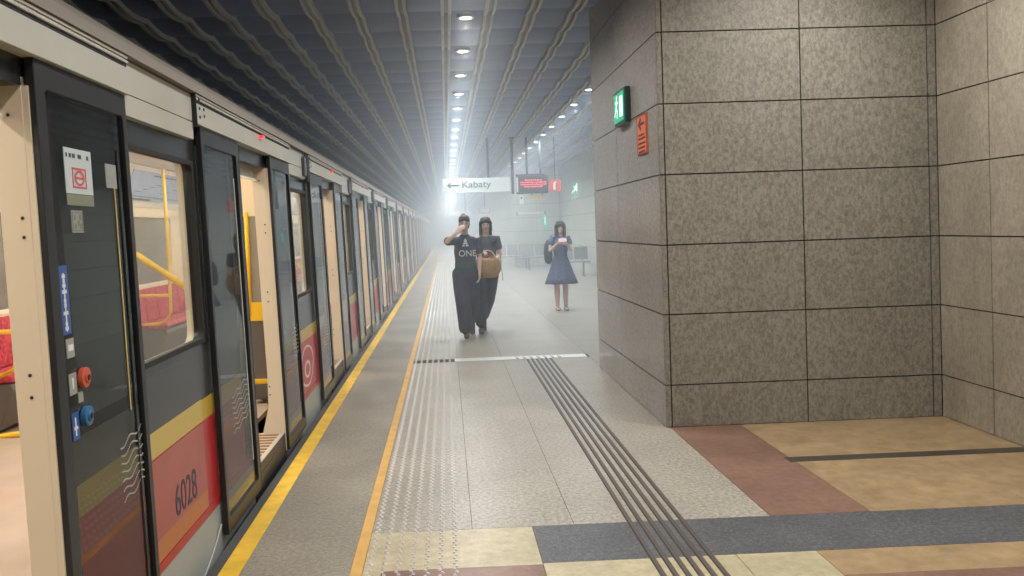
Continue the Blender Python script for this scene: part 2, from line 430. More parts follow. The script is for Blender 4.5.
# ------------------------------------------------------------------ TRAIN
def xs(z): return -1.2 - .03 * z
P0 = 2.68; PERT = 3.53; NC = 17
train = empty('metro_train', (-1.2, 2.68, 0), 0, 'dark metro train with red and yellow stripe standing with open doors at the platform', 'train')
TO = Vector((-1.2, 2.68, 0))
def tb(name, bm, mats, parent=None, **k):
    """build a part whose mesh is in world coordinates and parent it to the train without moving it"""
    bmesh.ops.translate(bm, verts=bm.verts, vec=-TO)
    return build(name, bm, mats, parent or train, **k)
def strip(bm, y0, y1, z0, z1, off, th, mi=0):
    """a slab following the slightly tilted side, outer face at xs(z)+off"""
    prism(bm, [(xs(z0) + off, z0), (xs(z1) + off, z1), (xs(z1) + off - th, z1), (xs(z0) + off - th, z0)], 'y', y0, y1, mi)
OFF = -.035
def frame_window(bm, y0, y1, z0, z1, wy0, wy1, wz0, wz1, off, th, rad, mi=0):
    """tilted side plate with a rounded window cut through it"""
    n = 5
    cs = [(wy1 - rad, wz1 - rad, 0), (wy0 + rad, wz1 - rad, PI / 2), (wy0 + rad, wz0 + rad, PI), (wy1 - rad, wz0 + rad, 1.5 * PI)]
    inner = []; outer = []
    oc = [(y1, z1), (y0, z1), (y0, z0), (y1, z0)]
    for (cy, cz, a0), (oy, oz) in zip(cs, oc):
        for i in range(n + 1):
            a = a0 + PI / 2 * i / n
            inner.append((cy + rad * math.cos(a), cz + rad * math.sin(a)))
            outer.append((oy, oz))
    N = len(inner)
    def V(p, t): return bm.verts.new((xs(p[1]) + off - t, p[0], p[1]))
    iv0 = [V(p, 0) for p in inner]; iv1 = [V(p, th) for p in inner]
    # unique outer verts
    ov0 = [V(p, 0) for p in oc]; ov1 = [V(p, th) for p in oc]
    def oi(i): return i // (n + 1)
    for i in range(N):
        j = (i + 1) % N; a, b = oi(i), oi(j)
        for iv, ov in ((iv0, ov0), (iv1, ov1)):
            if a == b: bm.faces.new((iv[i], iv[j], ov[a])).material_index = mi
            else: bm.faces.new((iv[i], iv[j], ov[b], ov[a])).material_index = mi
        bm.faces.new((iv0[i], iv0[j], iv1[j], iv1[i])).material_index = mi
    for a in range(4):
        b = (a + 1) % 4; bm.faces.new((ov0[a], ov0[b], ov1[b], ov1[a])).material_index = mi

def shift_copy(o, dy):
    c = o.copy(); C.objects.link(c); c.location.y = o.location.y + dy
    for ch in o.children:
        if ch.get('once'): continue
        d = ch.copy(); C.objects.link(d); d.parent = c
    return c

yk = P0
YS, YE = P0 - PERT - .93, P0 + PERT * (NC - 1) + 2.6
protos = []
# side panels behind and between the door leaves (one bay)
bm = bmesh.new()
strip(bm, yk + .02, yk + 2.58, -.12, .205, OFF, .05, 0)       # grey skirt
strip(bm, yk + .02, yk + 2.58, .205, .245, OFF + .004, .05, 1)    # red line
strip(bm, yk + .17, yk + 2.43, .245, .68, OFF, .05, 1)        # red
strip(bm, yk + .17, yk + 2.43, .68, .785, OFF, .05, 2)        # yellow
strip(bm, yk + .17, yk + 2.43, .785, 1.03, OFF, .05, 3)       # dark grey
strip(bm, yk + .02, yk + .17, .245, 1.03, OFF, .05, 3)
strip(bm, yk + 2.43, yk + 2.58, .245, 1.03, OFF, .05, 3)
protos.append(tb('side_panel', bm, [M['skirt'], M['red'], M['deepyellow'], M['dark_grey']]))
# black window band with the window opening
bm = bmesh.new()
wy0, wy1, wz0, wz1 = yk + .80, yk + 1.74, 1.075, 1.985
frame_window(bm, yk + .02, yk + 2.58, 1.03, 2.12, wy0, wy1, wz0, wz1, OFF, .05, .05)
win = tb('side_window', bm, M['black_band'])
protos.append(win)
bm = bmesh.new(); frame_window(bm, wy0 - .012, wy1 + .012, wz0 - .012, wz1 + .012, wy0 + .012, wy1 - .012, wz0 + .012, wz1 - .012, OFF + .003, .03, .04)
tb('window_gasket', bm, M['rubber'], win)
bm = bmesh.new(); strip(bm, wy0 - .01, wy1 + .01, wz0 - .01, wz1 + .01, OFF - .02, .006); tb('window_pane', bm, M['glass_win'], win)
# cream reveal around the opening, on the inside
bm = bmesh.new(); frame_window(bm, wy0 - .10, wy1 + .10, wz0 - .10, wz1 + .12, wy0 - .01, wy1 + .01, wz0 - .01, wz1 + .01, OFF - .052, .035, .07)
tb('window_reveal', bm, M['cream_in'], win)
# filler panel between the door covers
bm = bmesh.new()
strip(bm, yk + .77, yk + 1.69, 2.10, 2.188, .0, .04, 0); strip(bm, yk + .77, yk + 1.69, 2.192, 2.33, .0, .04, 0)
protos.append(tb('fascia_panel', bm, M['cream_ext'], bevel=.002))
# door cover centred on the doorway; bay 0 covers the doorway before yk
def door_cover(y0, y1):
    bm = bmesh.new()
    strip(bm, y0, y1, 2.18, 2.287, .022, .06, 0)
    strip(bm, y0, y1, 2.291, 2.306, .014, .05, 2); strip(bm, y0, y1, 2.306, 2.318, .022, .06, 0)
    strip(bm, y0, y1, 2.318, 2.324, .012, .05, 2); strip(bm, y0, y1, 2.324, 2.335, .022, .06, 0)
    strip(bm, y0 - .012, y0, 2.17, 2.335, .024, .06, 1)
    for dy, z in ((.05, 2.31), (.05, 2.22), (.13, 2.27), (.13, 2.235), (.05, 2.265)):
        disc(bm, (xs(z) + .023, y0 + dy, z), 'x', .009, .006, 10, 1)
    return bm
cov = tb('door_cover', door_cover(yk + 1.70, yk + 2.6 + .93 + .78), [M['cream_ext'], M['black'], M['rubber']], bevel=.002)
bm = bmesh.new(); yl = yk + 3.18
box(bm, xs(2.27) + .02, xs(2.27) + .05, yl - .028, yl + .028, 2.266, 2.284, 0)
lm = tb('door_lamp', bm, M['lamp_red'], cov, bevel=.004)
protos.append(cov)
# roof shoulder
def roof_prof(): return [(xs(2.335) - .03, 2.335), (xs(2.335) + .03, 2.338), (xs(2.4) + .0, 2.40), (xs(2.44) - .045, 2.445), (-1.55, 2.60), (-2.0, 2.68), (-2.6, 2.72), (-3.2, 2.68), (-3.65, 2.60), (-3.93, 2.42), (-3.93, 2.35), (-3.6, 2.54), (-2.6, 2.66), (-1.6, 2.54)]
bm = bmesh.new(); prism(bm, roof_prof(), 'y', YS, YE, 0)
tb('roof', bm, M['roof'])
# doorway surround: cream jambs, black head, kick plate, threshold
def jamb(yA, yB, near):
    bm = bmesh.new()
    prism(bm, [(xs(.16) + OFF, .16), (xs(2.12) + OFF, 2.12), (xs(2.12) - .13, 2.12), (xs(.6) - .12, .6), (xs(.3) - .13, .35), (xs(.16) - .18, .16)], 'y', yA, yB, 0)
    z_ = [(.5, .11), (.44, .11), (1.12, .075), (1.19, .075), (1.62, .06), (1.68, .06), (2.0, .08)]
    for z, dx in z_:
        yy_ = yA - .002 if near else yB + .002
        disc(bm, (xs(z) - dx, yy_, z), 'y', .006, .004, 8, 1)
    return bm
protos.append(tb('door_jamb', jamb(yk, yk + .16, True), [M['cream_jamb'], M['black']], bevel=.003))
protos.append(tb('door_jamb', jamb(yk + 2.44, yk + 2.60, False), [M['cream_jamb'], M['black']], bevel=.003))
bm = bmesh.new(); strip(bm, yk + 2.58, yk + 3.55, 2.09, 2.18, OFF, .06, 0); strip(bm, yk + 2.58, yk + 3.55, 2.12, 2.40, OFF - .06, .08, 1)
protos.append(tb('door_head', bm, [M['black_band'], M['cream_in']]))
bm = bmesh.new(); strip(bm, yk + 2.58, yk + 3.55, -.10, .155, OFF + .012, .06, 0)
strip(bm, yk + 2.62, yk + 3.51, .0, .10, OFF + .016, .02, 0)
kp = tb('kick_plate', bm, M['kick']); protos.append(kp)
bm = bmesh.new()
box(bm, xs(.16) - .33, xs(.16) + OFF + .01, yk + 2.60, yk + 3.53, .135, .160, 0)
k = 0
while k < 11:
    y = yk + 2.64 + k * .08
    box(bm, xs(.16) - .30, xs(.16) + OFF - .02, y, y + .04, .16, .1635, 1); k += 1
tb('threshold', bm, [M['thresh'], M['thresh_b']], kp)
# door leaves
def leaf(y0, y1, hand):
    bm = bmesh.new()
    z0, z1 = .03, 2.178
    frame_window(bm, y0, y1, z0, z1, y0 + (.065 if hand < 0 else .04), y1 - (.04 if hand < 0 else .065), .11, 2.09, .004, .030, .02)
    fr = tb('door_leaf', bm, M['leaf_frame'], bevel=.003)
    bm = bmesh.new(); strip(bm, y0 + .035, y1 - .035, .10, 2.10, -.008, .008); tb('door_glass', bm, M['glass_leaf'], fr)
    bm = bmesh.new(); ye = y0 if hand < 0 else y1
    z1 = 2.09; e_ = -.016 if hand < 0 else .004
    prism(bm, [(xs(z0) + e_, z0), (xs(z1) + e_, z1), (xs(z1) - .05, z1), (xs(z0) - .05, z0)], 'y', ye - .008, ye + .008); tb('edge_strip', bm, M['cream_jamb'] if hand < 0 else M['rubber'], fr)
    return fr
lr = leaf(yk + .01, yk + .765, -1); protos.append(lr)
ll = leaf(yk + 1.80, yk + 2.60, 1); protos.append(ll)
# thin metal rail on the glass edge of each leaf
for L_, yv in ((lr, yk + .66), (ll, yk + 2.47)):
    bm = bmesh.new(); tube(bm, [(xs(z) - .005, yv, z) for z in (.25, 1.0, 1.95)], .0028, 6); tb('glass_trim', bm, M['white'] if L_ is ll else M['dkmetal'], L_)
# wavy dot rows modelling the floor studs' reflection in the leaf glass
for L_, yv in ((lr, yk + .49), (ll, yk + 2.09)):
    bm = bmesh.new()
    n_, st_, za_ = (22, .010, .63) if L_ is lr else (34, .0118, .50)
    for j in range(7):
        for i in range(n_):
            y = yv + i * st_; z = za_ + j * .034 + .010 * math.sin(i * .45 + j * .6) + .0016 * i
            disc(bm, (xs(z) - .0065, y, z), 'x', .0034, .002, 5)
    tb('stud_reflection', bm, mat('dot_white' + L_.name, (.50, .51, .48), .5), L_)['kind'] = 'stuff'

# ---- interior of one bay
bm = bmesh.new()
XI0, XI1 = -1.42, -3.74
box(bm, XI1, xs(.16) - .33, yk - .93, yk + 2.6, .12, .16, 0)
protos.append(tb('interior_floor', bm, M['in_floor']))
# interior side wall of near side (beside the seats)
bm = bmesh.new()
box(bm, -1.36, -1.33, yk + .16, yk + 2.44, .16, .98, 0)
box(bm, -1.375, -1.355, yk + .16, wy0 - .08, .98, 2.1, 0); box(bm, -1.375, -1.355, wy1 + .08, yk + 2.44, .98, 2.1, 0)
protos.append(tb('interior_lining', bm, M['cream_in']))
# far side wall with window, door and cove with advertisements
bm = bmesh.new()
for (a, b, z0, z1) in ((yk + .16, yk + 2.44, .16, 1.02), (yk + .16, yk + .55, 1.02, 1.9), (yk + 1.95, yk + 2.44, 1.02, 1.9), (yk + .16, yk + 2.44, 1.88, 2.06)):
    box(bm, -3.80, -3.74, a, b, z0, z1, 0)
box(bm, -3.82, -3.70, yk + .02, yk + .16, .16, 2.1, 0); box(bm, -3.82, -3.70, yk + 2.44, yk + 2.58, .16, 2.1, 0)
protos.append(tb('interior_far_wall', bm, M['cream_in']))
fw = bmesh.new(); box(fw, -3.80, -3.785, yk + .53, yk + 1.97, 1.0, 1.9, 0)
fwo = tb('far_window', fw, mat('far_window_dark', (.20, .21, .20), .12, noise=.2, nscale=4)); protos.append(fwo)
bm = bmesh.new(); frame_window(bm, yk + .50, yk + 2.0, .98, 1.93, yk + .58, yk + 1.92, 1.05, 1.86, -2.53, .02, .05)
tb('far_window_frame', bm, M['white_in'], fwo)
bm = bmesh.new(); box(bm, -3.82, -3.80, yk + 2.58, yk + 3.55, .16, 2.1, 0)
fd = tb('far_door', bm, M['white_in']); protos.append(fd)
bm = bmesh.new(); box(bm, -3.80, -3.79, yk + 2.68, yk + 3.02, .5, 1.95, 0); box(bm, -3.80, -3.79, yk + 3.10, yk + 3.45, .5, 1.95, 0)
tb('far_door_glass', bm, M['glass_frost'], fd)
# coves above windows on both sides + ceiling
for sgn, xw in ((1, -3.74), (-1, -1.36)):
    bm = bmesh.new()
    prism(bm, [(xw, 2.00), (xw + .02 * sgn, 2.00), (xw + .20 * sgn, 2.47), (xw + .17 * sgn, 2.49)], 'y', yk - .93, yk + 2.6, 0)
    cv = tb('ceiling_cove', bm, M['white_in']); protos.append(cv)
    bm = bmesh.new()
    def cp(t, o_): return (xw + (.02 + .18 * t + o_) * sgn, 2.00 + .47 * t - o_ * .35)
    def cq(t0, t1, o0, o1, y0, y1, mi): prism(bm, [cp(t0, o0), cp(t1, o0), cp(t1, o1), cp(t0, o1)], 'y', y0, y1, mi)
    cq(.16, .90, .004, .010, yk + .15, yk + 2.60, 0)
    cq(.26, .275, .010, .012, yk + .15, yk + 2.60, 1); cq(.18, .22, .010, .012, yk + .3, yk + 1.0, 1); cq(.235, .245, .010, .012, yk + 1.1, yk + 2.5, 1)
    cq(.80, .83, .010, .012, yk + .85, yk + 1.7, 1)
    for j in range(9): cq(.38 + .07 * (j % 4), .395 + .07 * (j % 4), .010, .012, yk + .4 + j * .22, yk + .55 + j * .22, 1)
    tb('advert_panel', bm, [M['ad_blue'], M['ink']], cv)
bm = bmesh.new(); box(bm, -3.60, -1.50, yk - .93, yk + 2.6, 2.485, 2.505, 0)
protos.append(tb('interior_ceiling', bm, M['white_in']))
bm = bmesh.new()
box(bm, -1.98, -1.88, yk - .93, yk + 2.6, 2.470, 2.486, 0); box(bm, -2.95, -2.85, yk - .93, yk + 2.6, 2.470, 2.486, 0)
protos.append(tb('ceiling_light', bm, M['train_lamp']))
# seats: benches along both sides with moquette back and cushion
for xw, sg in ((-3.74, 1), (-1.37, -1)):
    bm = bmesh.new()
    ya, yb = (yk + .24 if sg > 0 else yk + 1.08), yk + 2.36
    prism(bm, [(xw, .20), (xw + .34 * sg, .20), (xw + .46 * sg, .50), (xw + .44 * sg, .55), (xw, .55)], 'y', ya, yb, 0)
    st = tb('bench_seat', bm, M['seat_base'], bevel=.01); protos.append(st)
    n = 5; w = (yb - ya) / n
    bm = bmesh.new(); bm2 = bmesh.new()
    for i in range(n):
        a, b = ya + i * w + .012, ya + (i + 1) * w - .012
        prism(bm, [(xw + .06 * sg, .55), (xw + .45 * sg, .56), (xw + .46 * sg, .60), (xw + .43 * sg, .615), (xw + .10 * sg, .60)], 'y', a, b, 0)
        prism(bm2, [(xw + .01 * sg, .60), (xw + .10 * sg, .60), (xw + .075 * sg, .80), (xw + .045 * sg, 1.0), (xw + .01 * sg, 1.0)], 'y', a, b, 0)
    tb('cushion', bm, M['seat'], st, bevel=.012); tb('seat_back', bm2, M['seat'], st, bevel=.012)
    # dark shell around the backs
# seat-end rails
def rail_path(y, xw, sg):
    return [(xw + .02 * sg, y, .62), (xw + .38 * sg, y, .62), (xw + .48 * sg, y, .66), (xw + .52 * sg, y, .76), (xw + .52 * sg, y, 1.5), (xw + .50 * sg, y, 2.41)]
for ye in (yk + .20, yk + 2.40):
    bm = bmesh.new(); tube(bm, rail_path(ye, -3.74, 1), .019, 10)
    tube(bm, [(-3.72, ye, .95), (-3.22, ye, .95)], .019, 10)
    tube(bm, [(-3.72, ye, .14), (-3.15, ye, .19)], .022, 10)
    protos.append(tb('yellow_handrail', bm, M['pole'], smooth=True))
bm = bmesh.new(); ye = yk + 2.36
tube(bm, [(-1.39, ye, 1.20), (-1.52, ye, 1.30), (-1.80, ye, 1.50), (-1.92, ye, 1.60), (-1.96, ye, 1.75), (-1.96, ye, 2.41)], .02, 10)
protos.append(tb('yellow_handrail', bm, M['pole'], smooth=True))
bm = bmesh.new(); ye = yk + .24
tube(bm, [(-1.56, ye, .50), (-1.56, ye, 2.40)], .017, 10); tube(bm, [(-1.50, ye, 1.0), (-1.50, ye, 1.78)], .017, 10)
tube(bm, [(-1.39, ye, .50), (-1.85, ye, .50)], .02, 10)
gr = tb('yellow_handrail', bm, M['pole'], smooth=True); protos.append(gr)
bm = bmesh.new()
box(bm, -1.66, -1.38, ye + .0, ye + .012, 1.75, 2.3, 0); box(bm, -1.62, -1.40, ye - .01, ye + .02, .96, 1.10, 1); box(bm, -1.70, -1.40, ye, ye + .012, .55, .96, 2); box(bm, -1.62, -1.40, ye + .01, ye + .016, 1.10, 1.75, 3)
scr = tb('draught_screen', bm, [M['cream_in'], M['pole'], M['seat_base'], M['glass_frost']]); protos.append(scr)

for o in protos: o['kp'] = 1
for k in range(1, NC):
    for o in protos: shift_copy(o, k * PERT)
for o in protos:
    if o not in (gr, scr): shift_copy(o, -PERT)
for o in (gr, scr): bpy.data.objects.remove(o)
bm = bmesh.new(); ya = P0 + PERT + 1.58
strip(bm, ya, ya + .15, 2.08, 2.325, .026, .05, 0)
eb = tb('cover_end_block', bm, M['rubber'], bevel=.02)
bm = bmesh.new(); strip(bm, ya - .16, ya - .01, 2.12, 2.30, .024, .04, 0); tb('grey_cap', bm, M['dark_grey'], eb, bevel=.03)
for k in range(1, 6): shift_copy(eb, k * PERT)
for o in C.objects:
    if 'kp' in o: del o['kp']

# livery artwork of single bays
bm = bmesh.new()
y0, y1 = 3.50, 4.28
strip(bm, y0, y1, .340, .675, OFF + .003, .004, 0); strip(bm, y0, y1, .25, .340, OFF + .003, .004, 1); strip(bm, y0, y1, .683, .790, OFF + .003, .004, 2)
tb('livery_panel', bm, [M['panel_red'], M['orange'], M['yellow']], label='car number panel')
nm = Matrix.Translation(Vector((xs(.45) + OFF + .004, 3.79, .37)) - TO) @ Matrix(((-.03, -.03, 1, 0), (1, 0, 0, 0), (0, 1, 0, 0), (0, 0, 0, 1))).normalized().to_4x4()
nm = Matrix.Translation(Vector((xs(.37) + OFF + .0045, 3.785, .360)) - TO) @ Matrix(((0, -.03, 1, 0), (1, 0, 0, 0), (0, 1, .03, 0), (0, 0, 0, 1)))
text_mesh('car_number', '6028', .20, M['ink'], train, nm, .0006, .82)
bm = bmesh.new()
y0, y1 = P0 + PERT + .83, P0 + PERT + 1.72
strip(bm, y0, y1, .25, .675, OFF + .003, .004, 0)
adv = tb('advert_sticker', bm, M['red'], label='red sticker with white looped outline')
bm = bmesh.new()
n = 40
yc, zc_ = (y0 + y1) / 2 - .08, .46
def lp(a, s): 
    return (yc + s * .33 * math.cos(a) * (1 + .12 * math.sin(2 * a)), zc_ + s * .175 * math.sin(a))
for i in range(n):
    a0, a1 = 2 * PI * i / n, 2 * PI * (i + 1) / n
    pts = [lp(a0, 1), lp(a1, 1), lp(a1, .90), lp(a0, .90)]
    quad(bm, [(xs(z) + OFF + .0048, y, z) for y, z in pts])
for i in range(n):
    a0, a1 = 2 * PI * i / n, 2 * PI * (i + 1) / n
    quad(bm, [(xs(z) + OFF + .0048, y, z) for y, z in [(yc + .15 * math.cos(a0), zc_ - .03 + .075 * math.sin(a0)), (yc + .15 * math.cos(a1), zc_ - .03 + .075 * math.sin(a1)), (yc + .10 * math.cos(a1), zc_ - .03 + .05 * math.sin(a1)), (yc + .10 * math.cos(a0), zc_ - .03 + .05 * math.sin(a0))]])
tb('white_outline', bm, mat('sticker_pink_white', (.78, .62, .58), .4), adv)
# thin bright curve on the grey skirt
bm = bmesh.new(); tube(bm, [(xs(0) + OFF + .008, 3.95 + .1 * i, -.08 + .016 * i + .004 * i * i) for i in range(6)], .004, 6)
tb('skirt_handle', bm, M['steel'])

# stickers and buttons on the nearest leaf
def plate(name, ya, yb, za, zb, m, parent, off=-.006, th=.003, label=None):
    bm = bmesh.new(); strip(bm, ya, yb, za, zb, off, th); o = tb(name, bm, m, parent)
    if label: o['label'] = label
    return o
q = -.012
plate('notice_sticker', 2.878, 3.094, 1.765, 1.920, M['sticker'], lr, label='white notice with a red framed emblem')
plate('notice_sticker', 2.878, 3.094, 1.725, 1.763, M['sticker_ol'], lr, label='olive lower strip of the notice')
def frame_rect(bm, ya, yb, za, zb, w, off, th):
    strip(bm, ya, yb, za, za + w, off, th); strip(bm, ya, yb, zb - w, zb, off, th)
    strip(bm, ya, ya + w, za + w, zb - w, off, th); strip(bm, yb - w, yb, za + w, zb - w, off, th)
bm = bmesh.new(); frame_rect(bm, 2.93, 3.04, 1.785, 1.855, .006, -.0045, .0015)
n = 24
for i in range(n):
    a0, a1 = 2 * PI * i / n, 2 * PI * (i + 1) / n
    quad(bm, [(xs(1.82) - .0044, 2.985 + r_ * 1.5 * math.cos(a), 1.82 + r_ * math.sin(a)) for a, r_ in ((a0, .027), (a1, .027), (a1, .019), (a0, .019))])
strip(bm, 2.955, 3.015, 1.816, 1.824, -.0045, .0015)
tb('notice_emblem', bm, M['sticker_r'], lr)
bm = bmesh.new()
for a, b in ((2.890, 2.900), (2.915, 2.930), (2.94, 2.96), (2.985, 3.01), (3.055, 3.07)): strip(bm, a, b, 1.888, 1.902, -.0045, .0015)
tb('notice_print', bm, M['ink'], lr)
plate('small_sticker', 2.90, 2.99, 1.632, 1.708, M['sticker_g'], lr)
bm = bmesh.new(); frame_rect(bm, 2.905, 2.985, 1.637, 1.703, .004, -.0045, .0015)
for a, z in ((2.92, 1.655), (2.945, 1.665), (2.965, 1.655), (2.92, 1.685), (2.96, 1.685)): strip(bm, a, a + .012, z - .010, z + .008, -.0045, .0015)
tb('small_sticker_print', bm, M['sticker_ol'], lr)
plate('blue_sticker', 2.775, 2.835, 1.30, 1.525, M['blue'], lr, label='blue strip with white pictograms')
bm = bmesh.new()
for z in (1.49, 1.475, 1.46, 1.44, 1.41, 1.395, 1.37, 1.335, 1.32):
    w = random.choice((.007, .011, .016)); strip(bm, 2.803 - w, 2.803 + w, z - .006, z + .006, -.0045, .0015)
strip(bm, 2.80, 2.807, 1.31, 1.50, -.0045, .0015)
tb('blue_sticker_print', bm, M['white'], lr)
plate('grey_sticker', 2.79, 2.845, 1.222, 1.285, M['sticker_g'], lr, label='grey square button plate')
plate('grey_sticker', 2.79, 2.845, 1.10, 1.17, M['sticker_g'], lr, label='grey plate beside the red button')
plate('grey_sticker', 2.85, 2.885, 1.065, 1.10, M['sticker_g'], lr, label='small grey plate under the red button')
plate('blue_sticker', 2.79, 2.84, .95, 1.04, M['blue'], lr, label='blue plate beside the blue button')
bm = bmesh.new(); strip(bm, 2.808, 2.816, .965, 1.025, -.0045, .0015); strip(bm, 2.80, 2.826, .985, .995, -.0045, .0015)
strip(bm, 2.81, 2.82, 1.12, 1.155, -.0045, .0015); strip(bm, 2.80, 2.835, 1.245, 1.265, -.0045, .0015)
tb('plate_print', bm, M['white'], lr)
for z, m_, lb in ((1.145, M['btn_r'], 'round red door button'), (1.015, M['btn_b'], 'round blue door button')):
    bm = bmesh.new(); disc(bm, (xs(z) + .002, 2.885, z), 'x', .034, .020, 24)
    disc(bm, (xs(z) + .013, 2.885, z), 'x', .018, .008, 20)
    o = tb('door_button', bm, m_, lr, bevel=.003); o['label'] = lb
    bm = bmesh.new(); disc(bm, (xs(z) + .018, 2.885, z), 'x', .010, .004, 14); o = tb('button_centre', bm, M['black'], lr)
# grey mirror-like device and a thin yellow line modelling a reflection in the leaf glass
plate('grey_sticker', 3.22, 3.32, 1.80, 1.89, M['sticker_g'], lr, label='grey plate near the leaf edge')
bm = bmesh.new(); tube(bm, [(xs(z) - .005, 3.29, z) for z in (1.80, 1.2, .95)], .0025, 8); tb('yellow_reflection', bm, M['sign_yellow'], lr)

# ------------------------------------------------------------------ SIGNS
def arrow_prism(bm, cx, cz, s, y0, y1, mi=0):
    pts = [(cx - s, cz), (cx - .45 * s, cz + .45 * s), (cx - .30 * s, cz + .32 * s), (cx - .55 * s, cz + .10 * s), (cx + s, cz + .10 * s), (cx + s, cz - .10 * s), (cx - .55 * s, cz - .10 * s), (cx - .30 * s, cz - .32 * s), (cx - .45 * s, cz - .45 * s)]
    prism(bm, pts, 'y', y0, y1, mi)
YSG = 22.0
t = empty('direction_sign', (.8, YSG, 2.53), 0, 'long white hanging direction sign reading Kabaty with a left arrow', 'sign')
def lb_(name, bm, m, t, **k):
    bmesh.ops.translate(bm, verts=bm.verts, vec=-Vector(t.location)); return build(name, bm, m, t, **k)
lb_('sign_board', B((-.05, 1.70, YSG, YSG + .12, 2.53, 2.90)), M['sign_white'], t, bevel=.006)
bm = bmesh.new(); arrow_prism(bm, .22, 2.73, .16, YSG - .006, YSG - .001); lb_('sign_arrow', bm, M['ink'], t)
text_mesh('sign_text', 'Kabaty', .245, M['ink'], t, Matrix.Translation((.44 - .8, -.004, 2.66 - 2.53)) @ Matrix.Rotation(PI / 2, 4, 'X'), .002, 1.12)
bm = bmesh.new()
for x in (1.14,): box(bm, x - .03, x + .03, YSG + .03, YSG + .09, 2.90, 3.97)
lb_('sign_hanger', bm, M['dkmetal'], t)

t = empty('sign_post', (1.77, YSG, 2.48), 0, 'thick dark post hanging from the ceiling between the white sign and the display', 'post')
lb_('post', B((1.735, 1.805, YSG + .02, YSG + .11, 2.46, 3.97)), M['dkmetal'], t, bevel=.004)
lb_('post_flange', B((1.70, 1.84, YSG - .01, YSG + .14, 3.90, 3.97)), M['dkmetal'], t)

t = empty('led_display', (2.27, YSG, 2.46), 0, 'dark hanging departure display with red glowing text lines', 'display')
lb_('display_case', B((1.87, 2.68, YSG - .05, YSG + .20, 2.46, 2.92)), M['dkmetal'], t, bevel=.01)
lb_('display_screen', B((1.93, 2.63, YSG - .056, YSG - .05, 2.50, 2.88)), M['black'], t)
lb_('side_trim', B((1.86, 1.90, YSG - .06, YSG - .05, 2.50, 2.88)), M['white'], t)
bm = bmesh.new()
for z, w in ((2.80, .42), (2.745, .66), (2.69, .66), (2.635, .46)):
    x = 2.29 - w / 2
    while x < 2.29 + w / 2:
        ww = random.choice((.02, .028, .035)); box(bm, x, x + ww, YSG - .062, YSG - .056, z - .018, z + .018 * random.choice((1, .5))); x += ww + random.choice((.008, .008, .02))
lb_('display_text', bm, M['led'], t)
lb_('display_hanger', B((2.12, 2.17, YSG, YSG + .06, 2.92, 3.97), (2.47, 2.52, YSG, YSG + .06, 2.92, 3.97)), M['dkmetal'], t)
lb_('top_rail', B((1.85, 2.60, YSG - .02, YSG + .10, 2.92, 2.96)), M['dkmetal'], t)

t = empty('fire_sign', (2.88, YSG + .1, 2.5), 0, 'square red fire-equipment sign with white symbol right of the display', 'sign')
lb_('sign_plate', B((2.72, 3.04, YSG + .1, YSG + .13, 2.50, 2.80)), M['sign_red'], t, bevel=.004)
lb_('sign_symbol', B((2.83, 2.89, YSG + .092, YSG + .099, 2.54, 2.72), (2.85, 2.91, YSG + .092, YSG + .099, 2.70, 2.75)), M['white'], t)
lb_('sign_border', B((2.73, 3.03, YSG + .094, YSG + .099, 2.505, 2.52), (2.73, 3.03, YSG + .094, YSG + .099, 2.78, 2.795), (3.01, 3.03, YSG + .094, YSG + .099, 2.52, 2.78)), M['sign_orange'], t)
lb_('sign_hanger', B((2.87, 2.89, YSG + .105, YSG + .125, 2.80, 3.97)), M['dkmetal'], t)

t = empty('clock_sign', (1.97, YSG, 2.2), 0, 'small white upright plate hanging below the left end of the display', 'sign')
lb_('sign_plate', B((1.93, 2.03, YSG - .01, YSG + .03, 2.19, 2.43)), M['white'], t, bevel=.005)
bm = bmesh.new(); disc(bm, (1.98, YSG - .013, 2.35), 'y', .025, .005, 16); lb_('sign_mark', bm, M['ink'], t)
lb_('sign_strap', B((1.97, 1.99, YSG, YSG + .02, 2.43, 2.47)), M['dkmetal'], t)

t = empty('notice_sign', (2.4, YSG + .3, 2.29), 0, 'narrow pale yellow sign hanging below the display', 'sign')
lb_('sign_plate', B((2.20, 2.60, YSG + .12, YSG + .15, 2.30, 2.41)), M['sign_yellow'], t, bevel=.004)
lb_('sign_strap', B((2.25, 2.27, YSG + .125, YSG + .14, 2.41, 2.48), (2.53, 2.55, YSG + .125, YSG + .14, 2.41, 2.48)), M['dkmetal'], t)

# lit emergency sign on the near pillar
def running_man(bm, o, a, b, s, mi=0):
    """flat pictogram in the plane spanned by a (width) and b (height)"""
    o = Vector(o); a = Vector(a); b = Vector(b)
    def poly(pts): quad(bm, [o + a * (x * s) + b * (y * s) for x, y in pts], mi)
    n = 10
    poly([(.10 + .09 * math.cos(2 * PI * i / n), .42 + .09 * math.sin(2 * PI * i / n)) for i in range(n)])
    poly([(-.02, .32), (.12, .30), (.06, .02), (-.08, .02)])
    poly([(-.08, .04), (.04, .04), (-.16, -.16), (-.24, -.12)]); poly([(-.24, -.12), (-.16, -.16), (-.34, -.34), (-.40, -.30)])
    poly([(-.04, .04), (.06, .04), (.20, -.14), (.12, -.18)]); poly([(.12, -.18), (.20, -.14), (.16, -.42), (.08, -.42)])
    poly([(.10, .30), (.12, .24), (.32, .14), (.34, .20)]); poly([(-.02, .30), (.0, .23), (-.24, .20), (-.24, .26)])
t = empty('exit_sign', (XP, 7.68, 2.5), 0, 'lit green emergency exit sign with dark case mounted on side of the near stone pillar', 'sign')
lb_('sign_case', B((XP - .055, XP, 7.46, 7.92, 2.49, 2.81)), M['green_case'], t, bevel=.012)
lb_('sign_face', B((XP - .062, XP - .055, 7.49, 7.90, 2.52, 2.78)), M['sign_green'], t)
